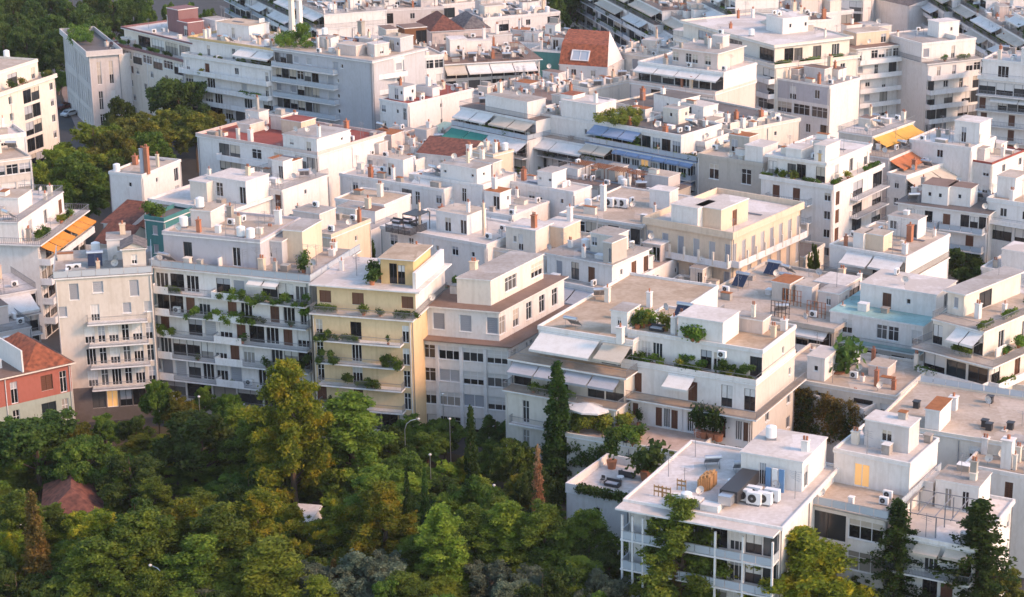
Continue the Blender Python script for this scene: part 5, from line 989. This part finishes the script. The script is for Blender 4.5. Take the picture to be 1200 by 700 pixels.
for i in range(6): m.box(fpd, L - .03, L + .03, .031, 4.2, .1 + i * .2, .24 + i * .2, 'darkmetal')
for i in range(int(L / 1.2) + 1): m.box(fpd, i * 1.2 - .04, i * 1.2 + .04, .032, .1, 0, 1.35, 'darkmetal')
b.part('deck_fence', m)
m = MB(); m.box(fpd, L * .42, L * 1.0, 1.6, 5.0, 2.7, 2.82, 'darkmetal')
for a in (L * .43, L * .98):
    for t in (1.65, 4.9): m.box(fpd, a, a + .1, t, t + .1, 0, 2.699, 'darkmetal')
b.part('pergola', m); b.item('sofa', 476, 262); b.item('sofa', 488, 264, rz=1.57); b.item('table', 484, 262, sc=.8); b.item('sofa', 465, 262)
b.pent(512, 247, 546, 254, 5, 3.0, '.d.d', '', wall='white', roof='r_beige', c=2); b.chim(492, 268, 4, .3, 'sand'); b.chim(567, 276, 5, .35, 'sand')
b = B('cream slab rooftop', 'low flat block with a cream concrete roof slab behind the penthouse terraces', (393, 235), (450, 243), (480, 230), 15, [T(f='.x.', par='wall', ph=.25, roof='r_sand', wall='white')], 'white', 'r_sand', c=.2)
b = B('white balustrade court', 'low white terrace with a balustrade between the grey block and lounge deck', (366, 262), (432, 272), (452, 256), 13.5, [T(f='.G.x', par='bar', roof='r_white', wall='white')], 'white', 'r_white', c=.3)
b = B('sunlit gable block', 'block with a tall sunlit buff gable above the yellow plant block', (312, 268), (388, 280), (412, 258), 17.5, [T(f='.w.p.', r='..p.', par='wall', ph=.5, wall='sand', roof='r_grey')], 'sand', 'r_grey', c=.4)
b = B('dome vent rooftop', 'white block with rounded roof vents and white walls', (398, 206), (520, 225), (540, 213), 15, [T(f='.wG.w.xn.w', r='.p.', par='wall', ph=.3, roof='r_white')], 'white', 'r_white', c=.6)
b = B('pent awning white house', 'white house with a small penthouse and one square white awning', (486, 207), (566, 220), (600, 205), 16, [T(f='..n...n..', par='wall', ph=.3, roof='r_white', aw=[(0, .3, 'white', 2.6, 1)])], 'white', 'r_white', c=.35, name='white_house', cat='house')
b.pent(514, 193, 556, 200, 4, 2.6, 'p..p', 'p', wall='white', roof='r_grey', c=2)
b = B('brown metal roof hall', 'pale hall with a broad red brown roof in the middle of the blocks', (490, 180), (548, 186), 10, 15, [T(f='.w.', par=None)], 'white', 'r_red', c=0, name='hall', cat='hall'); b.hip(0, b.W, 0, b.D, b.tiers[0][1], 2.0, 'tilebrown', 'gable')
b = B('sunlit stub block', 'buff sunlit block with chimneys right of the brown roofed hall', (550, 178), (578, 184), (592, 176), 16, [T(f='.x', r='.', par='wall', ph=.3, wall='sand')], 'sand', 'r_grey', c=1.2, name='buff_house', cat='house')
b = B('pale chimney court', 'pale low roofs crowded with chimneys behind the dome vents', (398, 180), (486, 192), 12, 14, [T(f='w.wx.wx.d', r='.p.w', par='wall', ph=.4)], 'white', 'r_beige', c=1.1)
b = B('low pale backs', 'pale low roofs between the white annexe and the brown roofed hall', (430, 165), (500, 175), 10, 11.5, [T(f='w.xn.w', r='.p', par='wall', ph=.4)], 'white', 'r_beige', c=1.0)
b = B('white lean awning house', 'low white house with two lean grey awnings behind the yellowish huts', (552, 248), (600, 256), (650, 240), 13, [T(f='.x.', par='wall', ph=.3, aw=[(.05, .95, 'white', 2.6, 2)])], 'white', 'r_white', c=.4, name='white_house', cat='house')
b = B('sheltered courtyard house', 'low house with a tiled roof in the courtyard behind the yellow plant block', (500, 338), (545, 343), 8, 8, [T(f='.', par=None)], 'cream', 'tile', c=0, name='small_house', cat='house'); b.hip(0, b.W, 0, b.D, b.tiers[0][1], 1.5, 'tile', 'shed')
b = B('pale row backs', 'pale flat roofs between the office top and the yellowish huts', (612, 330), (640, 335), (668, 318), 12, [T(f='.', par='wall', ph=.3)], 'cream', 'r_grey', c=.6, name='low_house', cat='house')
b = B('canopy yard roofs', 'pale low roofs in the yards left of the trellis roof flats', (770, 345), (815, 353), (850, 325), 9, [T(f='.', par='wall', ph=.3)], 'white', 'r_beige', c=.8, name='low_house', cat='house')
b = B('right edge garden block', 'pale block at the right edge with a grey roof below the bare rooftop railing', (1180, 452), (1235, 462), 10, 10, [T(f='.g.', par='wall', ph=.3)], 'white', 'r_white', c=.4, name='low_house', cat='house')
b = B('arch chimney house', 'sunlit low house with a fat white chimney and brown shutters at right', (1130, 548), (1225, 566), 10, 12, [T(f='.s..s..s', par='wall', ph=.3, wall='white')], 'white', 'r_beige', c=.5, name='low_house', cat='house'); b.chim(1180, 548, 3.4, 1.2, 'white')

# ------------------------------------------------------------------ trees
for a in [
    ('dark', 40, 478, 130, 12, 'large dark broadleaf tree at the left edge below the red corner house'), ('dark', 232, 476, 118, 12, 'wide dusky broadleaf tree below the overgrown grey block'),
    ('leafy', 100, 508, 80, 10, 'dull green broadleaf tree left of the wide dusky tree'), ('dark', 150, 530, 90, 9, 'low dark broadleaf tree above the tiled park roof'),
    ('leafy', 182, 442, 42, 9, 'small dark street tree before the beige blinds block'), ('pine', 62, 590, 70, 9, 'dark pine hiding the left wall of the park pavilion'), ('gold', 92, 600, 60, 9, 'yellowish pine in front of the park pavilion wall'), ('leafy', 120, 486, 46, 6, 'green street tree in front of the lit shop'), ('dark', 158, 484, 40, 6, 'dark street tree right of the lit shop'), ('autumn', 90, 496, 50, 6, 'brownish street tree beside the red corner house'), ('autumn', 206, 461, 50, 7, 'brownish street tree before the overgrown grey block'),
    ('leafy', 238, 452, 36, 6, 'small round street tree left of the street lamp'), ('leafy', 268, 460, 40, 6, 'pale green street tree under the overgrown balconies'), ('leafy', 20, 488, 70, 10, 'green broadleaf tree hiding the foot of the red corner house'),
    ('gold', 338, 420, 96, 21, 'tallest golden pine in front of the overgrown grey block'), ('pine', 408, 458, 116, 15, 'broad green pine in front of the yellow plant block'), ('pine', 298, 478, 64, 13, 'green pine half hidden by the tallest golden pine'),
    ('bright', 276, 474, 60, 9, 'bright green pine left of the tallest golden pine'), ('cyp', 551, 475, 27, 17, 'slim cypress in front of the white grid office'),
    ('leafy', 480, 486, 52, 6, 'rounded hedge tree at the foot of the office left corner'), ('leafy', 520, 490, 60, 6, 'rounded hedge tree under the middle of the office'), ('dark', 580, 486, 54, 7, 'dark hedge tree under the right corner of the office'),
    ('leafy', 500, 505, 70, 6, 'fresh green street tree before the office hedge'), ('dark', 455, 500, 60, 7, 'dark street tree beside the curved lamp'), ('leafy', 600, 510, 60, 9, 'green broadleaf tree before the cream awning building'),
    ('leafy', 575, 520, 50, 7, 'green street tree right of the slim office cypress'), ('sunny', 517, 540, 46, 5, 'bright green rounded bush tree in the middle of the park'),
    ('cyp', 653, 423, 50, 18.5, 'tall dark cypress in front of the cream awning building'), ('deadcyp', 630, 520, 26, 15, 'reddish dead conifer left of the ivy edged white house'),
    ('cyp', 476, 552, 19, 14, 'left one of two thin dark cypresses in the park'), ('cyp', 497, 548, 18, 14, 'right one of two thin dark cypresses in the park'),
    ('pine', 440, 545, 96, 13, 'green pine behind the thin cypress pair'), ('gold', 449, 565, 84, 13, 'golden topped pine left of the thin cypress pair'), ('gold', 388, 583, 62, 10, 'small golden pine right of the white park hut'),
    ('gold', 300, 572, 84, 13, 'yellow green pine left of the white park hut'), ('gold', 344, 590, 40, 8, 'slim yellow pine beside the white park hut'), ('sunny', 420, 540, 90, 8, 'low pale green tree spreading behind the golden pines'),
    ('bright', 515, 590, 76, 13, 'light green conical pine in the middle foreground'), ('bright', 312, 632, 110, 11, 'bright green bushy pine at the bottom'), ('pine', 255, 590, 110, 13, 'broad green pine right of the tiled park roof'),
    ('gold', 215, 585, 84, 12, 'yellowish green pine in the left foreground'), ('pine', 168, 595, 120, 13, 'dark green pine left of the yellowish pine'), ('gold', 112, 598, 80, 12, 'olive yellow pine just below the tiled park roof'),
    ('pine', 110, 630, 110, 11, 'shadowy green pine below the olive yellow pine'), ('pine', 230, 625, 110, 11, 'shadowy green pine beside the low foreground lamp'), ('rustcyp', 36, 575, 46, 15, 'brown flowering conifer in the left foreground'),
    ('gold', 6, 622, 40, 9, 'small yellow pine at the left edge'), ('pine', 18, 575, 90, 12, 'dark pine at the left edge'), ('dark', 70, 660, 70, 7, 'dark bushy tree in the bottom left corner'), ('rustcyp', 96, 668, 16, 6, 'short brown conifer at the bottom left'),
    ('olive', 430, 650, 120, 8, 'blue green bushy tree at the bottom centre'), ('olive', 370, 662, 90, 7, 'blue green bushy tree left of the bottom centre'), ('olive', 245, 668, 120, 7, 'blue green foliage at the bottom beside the lamp'), ('rustcyp', 391, 655, 24, 7, 'small rusty conifer before the blue green trees'),
    ('olive', 575, 655, 80, 7, 'greyish olive tree at the bottom'), ('olive', 622, 665, 76, 7, 'greyish olive tree nearest the bright green pine'), ('pine', 556, 590, 76, 11, 'dark green pine right of the light conical pine'), ('bright', 596, 585, 80, 12, 'green pine below the reddish dead conifer'),
    ('pine', 636, 590, 90, 12, 'green pine left of the white house wall'), ('pine', 690, 595, 80, 11, 'green pine in front of the white house wall'), ('bright', 680, 652, 80, 8, 'bright green pine at the bottom below the white house'), ('dark', 640, 630, 90, 8, 'dark tree behind the bright green bottom pine'),
    ('dark', 715, 640, 60, 8, 'dark tree at the left foot of the villa'), ('sunny', 680, 552, 30, 8, 'yellow green bush tree beside the rounded terrace corner'), ('dark', 625, 545, 60, 10, 'dark tree behind the reddish dead conifer'), ('leafy', 560, 560, 76, 9, 'mid green tree between bright bush and reddish conifer'),
    ('pine', 800, 583, 112, 16, 'shaggy green pine in front of the villa'), ('gold', 938, 618, 138, 13, 'broad yellow green pine at the foot of the dark glazed apartments'), ('bright', 880, 640, 60, 10, 'slim green pine between the villa and broad yellow pine'),
    ('spruce', 1054, 585, 84, 15, 'dark spruce before the dark glazed apartments'), ('spruce', 1150, 586, 118, 16, 'open branched spruce before the pergola roof apartments'), ('rustcyp', 792, 660, 26, 9, 'leftmost brown conifer below the villa'), ('rustcyp', 822, 652, 26, 9, 'brown conifer below the villa centre'),
    ('rustcyp', 858, 650, 20, 8, 'brown conifer right below the villa'), ('pine', 770, 672, 60, 6, 'low green pine at the bottom under the villa'), ('dark', 1000, 668, 70, 6, 'dark shrub tree below the dark glazed apartments'), ('leafy', 1120, 672, 70, 6, 'green shrub tree at the bottom right'), ('autumn', 1180, 668, 60, 6, 'brownish shrub tree in the bottom right corner'), ('autumn', 1060, 664, 40, 5, 'brownish shrub beside the spruce'),
    ('dark', 1128, 288, 66, 9, 'dark tree in the yard left of the plain white house'), ('leafy', 1160, 306, 36, 7, 'smaller tree beside the dark yard tree'), ('leafy', 955, 285, 16, 10, 'small yard tree between peach mansion and twin awnings'),
    ('leafy', 540, 318, 50, 11, 'courtyard tree behind the yellow plant block'), ('dark', 430, 276, 30, 15, 'dark tree rising behind the yellow penthouse'), ('leafy', 822, 322, 36, 10, 'yard tree beside the terracotta awning'), ('leafy', 800, 330, 30, 9, 'yard bush below the peach mansion'),
    ('sunny', 60, 165, 60, 14, 'pale green street tree touching the left corner block'), ('autumn', 132, 150, 70, 14, 'golden olive street tree in the middle of the far street'), ('leafy', 172, 150, 60, 13, 'green street tree above the blank white gable'), ('autumn', 228, 128, 54, 13, 'ochre street tree at the corner of the red roofed block'), ('dark', 100, 205, 60, 11, 'low dark street tree before the blank white gable'), ('leafy', 88, 180, 88, 15, 'pale green street tree left of the blank white gable'), ('sunny', 108, 142, 96, 15, 'yellow green street tree between the corner blocks'), ('autumn', 160, 132, 70, 13, 'olive street tree below the plum striped block'), ('dark', 208, 84, 76, 17, 'tall dark street tree before the pale balcony block'),
    ('dark', 140, 110, 48, 13, 'dark street tree below the plum striped block'), ('autumn', 196, 132, 84, 12, 'russet street tree before the red roofed long block'), ('autumn', 248, 128, 40, 11, 'brown street tree under the pale balconies'), ('leafy', 70, 206, 40, 12, 'green street tree behind the long orange awnings'), ('dark', 130, 170, 70, 11, 'dark street tree behind the yellow green street tree'),
    ('leafy', 70, 80, 20, 8, 'small tree beside the far street at the mansion corner')]:
    tree(*a, z0=0.0)
FAR = [(-10, -6), (14, -14), (38, -4), (60, -14), (84, -6), (108, -12), (20, 14), (50, 12), (80, 10), (104, 8), (0, 22), (30, 28), (130, -10), (152, -14), (112, 18), (62, 28), (-14, 4)]
for i, (x, y) in enumerate(FAR): tree('dark', x, y, 52, 17, 'dark tree in the wood at the top left', z0=0, group='dark trees of the far wood')
FAR2 = [(452, -16), (480, -20), (510, -16), (540, -20), (570, -14), (600, -18), (622, -8), (648, -12), (668, -18)]
for i, (x, y) in enumerate(FAR2): tree('leafy' if i % 2 else 'dark', x, y, 40, 16, 'tree in the green belt along the top edge', z0=0, group='trees of the top green belt')
for i, (x, y) in enumerate([(170, 6), (198, 0), (222, 2), (245, 6)]): tree('leafy', x, y, 26, 14, 'small round tree behind the plum striped block roof', z0=0, group='round trees behind the plum block')
# the rest of the park's trees, filling the gaps between those named above
rp = random.Random(4)
for gy in range(9):
    for gx in range(15):
        x = -10 + gx * 52 + rp.uniform(-20, 20) + (gy % 2) * 26; y = 505 + gy * 24 + rp.uniform(-9, 9)
        lim = 505 if x < 370 else 505 + (x - 370) * .12
        if y < lim or (x > 640 and y < 600) or x > 735 or (325 < x < 375 and 545 < y < 640) or (30 < x < 120 and 560 < y < 600): continue
        k = rp.choice(['dark', 'leafy', 'pine', 'pine', 'bright', 'dark', 'gold'] if y < 640 else ['pine', 'bright', 'olive', 'dark', 'leafy'])
        h = rp.uniform(5, 8.5); th, tr = TREE_DIM[k]; p = at(x, y, h); NT[0] += 1
        o = TREES[k][NT[0] % len(TREES[k])].place((p.x, p.y, 0), NT[0] * 2.4, (rp.uniform(2.6, 3.8) / tr,) * 2 + (h / th,)); o['category'] = 'tree'
        n_ = dict(dark='low dark broadleaf tree', leafy='low green broadleaf tree', pine='low dark green pine', bright='low bright pine', gold='low yellowish pine', olive='low greyish olive')[k]
        ITEMS.append((o, n_, n_ + 's', 'park slope'))
# hedge round the garden terrace
p0, p1 = at(672, 530, 7), at(775, 551, 7); hd = [p0.lerp(p1, i / 60) + Vector((0, 0, random.Random(i).uniform(-1.6, 1.2))) for i in range(61)]
tag(link('hedge', leafcloud([tuple(q) for q in hd] + [tuple(q + Vector((.3, 1.2, -1.5))) for q in hd], [.9] * 122, 16000, .26, 'lf_dark', 'hedge', 77)), 'long clipped hedge below the paved garden terrace', 'hedge')

# ------------------------------------------------------------------ park things
b = B('tiled park pavilion', 'low park pavilion under a brown hipped tile roof among trees', (50, 612), (118, 606), 11, 3.2, [T(f='.w.w.', par=None)], 'cream', 'tilebrown', c=0, name='pavilion', cat='pavilion'); b.hip(0, b.W, 0, b.D, b.tiers[0][1], 2.4, 'tilebrown')
b = B('white park hut', 'small white park hut with a red sloping roof among the pines', (334, 612), (361, 614), 5, 4.2, [T(f='.w.', par=None)], 'white', 'r_white', c=0, name='hut', cat='hut'); b.hip(0, b.W, -2, .0, b.tiers[0][1] - 1.2, .9, 'tile', 'shed')
b = B('canvas park shelter', 'small shelter with a pale slanted roof beside the park pavilion', (46, 632), (68, 622), 4, 3, [T(f='x', par=None)], 'white', 'r_white', c=0, name='shelter', cat='shelter'); b.hip(0, b.W, 0, b.D, b.tiers[0][1], .7, 'aw_white', 'shed')
def mk_lamp(curved):
    def f(r):
        a = MB(); h = 8
        pts = [(0, 0, 0), (0, 0, h * .85)] + ([(.25, 0, h * .94), (.8, 0, h * .99), (1.5, 0, h)] if curved else [(0, 0, h)])
        a.tube(pts, [.06, .05, .045, .04, .04][:len(pts)], 'steel', 6)
        c = MB(); x = 1.8 if curved else 0
        c.cyl(XYZ, x, 0, h - .1, h + .05, .14, 'pale', 8, r2=.2); c.cyl(XYZ, x, 0, h + .05, h + .14, .2, 'pale', 8, r2=.08)
        return [link('pole', a.mesh('pole'), r), link('lamp_head', c.mesh('lamp_head'), r)]
    return f
LP = {0: Proto('street_lamp', mk_lamp(False)), 1: Proto('street_lamp', mk_lamp(True))}
for c_, x, y, rz, lab in [(1, 474, 493, .3, 'curved street lamp before the yellow plant block'), (0, 233, 465, 0, 'white globe street lamp under the overgrown balconies'), (0, 519, 462, 0, 'white street lamp in front of the office windows'), (0, 527, 491, 0, 'lower street lamp by the hedge under the office'),
                          (0, 504, 533, 0, 'white park lamp above the bright rounded bush'), (0, 579, 569, 0, 'small park lamp between the middle trees'), (1, 191, 667, 2.6, 'tilted lamp head above the bottom foliage')]:
    p = at(x, y, 8); tag(LP[c_].place((p.x, p.y, 0), rz), lab, 'street lamp')
def mk_car(paint):
    def f(r):
        m = MB(); prof = [(-2.1, .35), (-2.15, .75), (-1.5, .95), (-.75, 1.42), (.75, 1.45), (1.55, .98), (2.1, .8), (2.12, .35)]
        for s_ in (-1, 1): m.poly([(x, s_ * .84, z) for x, z in prof], paint)
        for (x0, z0), (x1, z1) in zip(prof, prof[1:]): m.quad((x0, -.84, z0), (x1, -.84, z1), (x1, .84, z1), (x0, .84, z0), paint)
        g = MB(); g.quad((-1.42, -.7, 1.01), (-.82, -.7, 1.41), (-.82, .7, 1.41), (-1.42, .7, 1.01), 'glass'); g.quad((1.5, -.7, 1.03), (.84, -.7, 1.44), (.84, .7, 1.44), (1.5, .7, 1.03), 'glass')
        for s_ in (-1, 1): g.quad((-1.2, s_ * .846, .98), (1.3, s_ * .846, 1.0), (.7, s_ * .846, 1.36), (-.7, s_ * .846, 1.36), 'glass')
        out = [link('body', m.mesh('body'), r), link('windows', g.mesh('windows'), r)]
        for x in (-1.3, 1.3):
            for y in (-.78, .78): w = MB(); w.cyl(XYZ, x, .33, y - .1, y + .1, .33, 'rubber', 12, ax='b'); out.append(link('wheel', w.mesh('wheel'), r))
        return out
    return f
for pnt, x, y, rz, lab in [('carpaint', 82, 136, 1.0, 'silver car parked in the far street by the mansion'), ('carred', 76, 128, 1.0, 'dark red car parked in the far street behind the silver car'), ('carpaint', 357, 636, .2, 'silver car beside the white park hut')]:
    p = at(x, y, .06); tag(Proto('parked_car', mk_car(pnt)).place((p.x, p.y, .06), rz), lab, 'car')
def person(x, y, rz, top, lab):
    p = at(x, y, .05); me = bpy.data.meshes.new('person')
    V = [(0, 0, .92), (0, .01, 1.15), (0, 0, 1.4), (0, -.02, 1.53), (0, -.03, 1.66), (.1, 0, .88), (.12, -.08, .5), (.12, .02, .08), (.12, -.12, .04), (-.1, 0, .88), (-.13, .1, .5), (-.12, .22, .1), (-.12, .1, .04), (.2, 0, 1.4), (.27, .06, 1.13), (.28, -.06, .9), (.28, -.1, .8), (-.2, 0, 1.4), (-.27, .04, 1.13), (-.29, -.1, .92), (-.29, -.15, .82)]
    E = [(0, 1), (1, 2), (2, 3), (3, 4), (0, 5), (5, 6), (6, 7), (7, 8), (0, 9), (9, 10), (10, 11), (11, 12), (2, 13), (13, 14), (14, 15), (15, 16), (2, 17), (17, 18), (18, 19), (19, 20)]
    Rr = [.15, .14, .16, .06, .105, .1, .065, .045, .045, .1, .065, .045, .045, .07, .05, .035, .03, .07, .05, .035, .03]
    me.from_pydata(V, E, []); o = link('person', me, None, p); o.rotation_euler = (0, 0, rz)
    sk = o.modifiers.new('s', 'SKIN')
    for i, sv in enumerate(me.skin_vertices[0].data): sv.radius = (Rr[i], Rr[i]); sv.use_root = i == 0
    o.modifiers.new('u', 'SUBSURF').levels = 1; o.modifiers['u'].render_levels = 2; me.materials.append(M['cloth_blue'])
    h = MB(); h.cyl(XYZ, 0, -.0, 1.64, 1.79, .115, 'hairdark', 10, r2=.06); link('hair', h.mesh('hair'), o)
    f = MB(); f.box(XYZ, -.06, .06, -.15, -.11, 1.58, 1.7, 'skin'); link('face', f.mesh('face'), o)
    k = MB(); k.box(XYZ, -.19, .19, -.13, .19, 1.0, 1.42, top); link('shirt', k.mesh('shirt'), o)
    tag(o, lab, 'person')
person(358, 579, .6, 'cloth_white', 'person in a pale top walking on the path by the golden pine')

# ------------------------------------------------------------------ ground, roads, light
def sheet(name, pts, z, mat):
    m = MB(); m.poly([(p[0], p[1], z) for p in pts], mat); return structure(link(name, m.mesh(name)))
sheet('ground', [(-900, 40), (900, 40), (900, 2600), (-900, 2600)], 0, 'asphalt')
def xy(x, y, z=0): p = at(x, y, z); return (p.x, p.y)
sheet('park_ground', [xy(-300, 512), xy(110, 500), xy(360, 500), xy(600, 545), xy(760, 620), xy(1300, 720), (200, 60), (-250, 60)], .004, 'earth')
sheet('park_path', [xy(340, 552), xy(372, 552), xy(380, 610), xy(350, 610)], .008, 'pave')
sheet('pavement', [xy(80, 470), xy(360, 484), xy(600, 503), xy(600, 508), xy(360, 490), xy(80, 477)], .12, 'pave')
sheet('street', [xy(60, 80), xy(82, 80), xy(125, 165), xy(95, 165)], .01, 'pave')
for bb in BLDS: bb.finish()

# evening air over the whole scene
m = MB(); m.box(XYZ, -420, 420, -30, 760, -1, 118, 'trim'); hz = link('haze', m.mesh('haze')); hz['kind'] = 'stuff'
hm = bpy.data.materials.new('haze_air'); hm.use_nodes = True; hn = hm.node_tree.nodes; hn.remove(hn['Principled BSDF'])
pv = hn.new('ShaderNodeVolumePrincipled'); pv.inputs['Density'].default_value = HAZE; pv.inputs['Color'].default_value = (.93, .91, .92, 1); pv.inputs['Anisotropy'].default_value = .2
hm.node_tree.links.new(pv.outputs[0], hn['Material Output'].inputs['Volume']); hz.data.materials[0] = hm
# labels of the many small things: where they stand, then their order along the roof
import collections
G = collections.defaultdict(list)
for o, a, bp, where in ITEMS: G[(a, where)].append((o, bp))
ORD = 'first second third fourth fifth sixth seventh eighth ninth tenth eleventh twelfth'.split()
TENS = {1: 'ten', 50: '', 2: 'twenty', 3: 'thirty', 4: 'forty'}
def nth(i):
    if i < 12: return ORD[i]
    n = i + 1; teen = {13: 'thirteenth', 14: 'fourteenth', 15: 'fifteenth', 16: 'sixteenth', 17: 'seventeenth', 18: 'eighteenth', 19: 'nineteenth', 20: 'twentieth', 30: 'thirtieth', 40: 'fortieth'}
    return teen.get(n) or TENS.get(n // 10, 'fifty') + '-' + ORD[n % 10 - 1]
bpy.context.view_layer.update()
for (a, where), L in G.items():
    L.sort(key=lambda q: proj(q[0].matrix_world.translation)[0]); n = len(L)
    for i, (o, bp) in enumerate(L):
        if n == 1: lab = f'{a} on the {where}'; lab = lab if lab.split()[0] in ('one',) else 'only ' + lab
        elif i == 0: lab = f'leftmost of the {bp} on the {where}'
        elif i == n - 1: lab = f'rightmost of the {bp} on the {where}'
        else: lab = f'{nth(i)} from the left of the {bp} on the {where}'
        o['label'] = lab; o['group'] = f'{bp} on the {where}'

SUN_EL, SUN_AZ = R(32), R(111)        # azimuth from +Y (away from the camera) towards the right
sv = Vector((math.sin(SUN_AZ) * math.cos(SUN_EL), math.cos(SUN_AZ) * math.cos(SUN_EL), math.sin(SUN_EL)))
sl = bpy.data.lights.new('sun', 'SUN'); sl.energy = 1.4; sl.angle = R(9); sl.color = (1, .53, .28)
so = bpy.data.objects.new('sun', sl); COL.objects.link(so); so.rotation_euler = sv.to_track_quat('Z', 'Y').to_euler()
wd = bpy.data.worlds.new('World'); scene.world = wd; wd.use_nodes = True
nt = wd.node_tree; sky = nt.nodes.new('ShaderNodeTexSky'); sky.sky_type = 'NISHITA'; sky.sun_disc = False; sky.sun_elevation = SUN_EL; sky.sun_rotation = SUN_AZ; sky.dust_density = 1.1; sky.ozone_density = .3
bg = nt.nodes['Background']; bg.inputs['Strength'].default_value = .15; nt.links.new(sky.outputs[0], bg.inputs['Color'])
cd = bpy.data.cameras.new('camera'); co = bpy.data.objects.new('camera', cd); COL.objects.link(co); scene.camera = co
co.location = (0, 0, CAM_Z); co.rotation_euler = (math.pi / 2 - PITCH, 0, 0); cd.sensor_width = 36; cd.lens = 36 * FPX / 1200; cd.shift_x = (600 - PPX) / 1200; cd.clip_end = 6000; cd.clip_start = 1
scene.view_settings.view_transform = 'Standard'; scene.view_settings.look = 'None'; scene.view_settings.gamma = 1; scene.view_settings.exposure = 1.3
scene.render.engine = 'CYCLES'; scene.cycles.filter_width = 1.55; scene.cycles.max_bounces = 5; scene.cycles.diffuse_bounces = 3
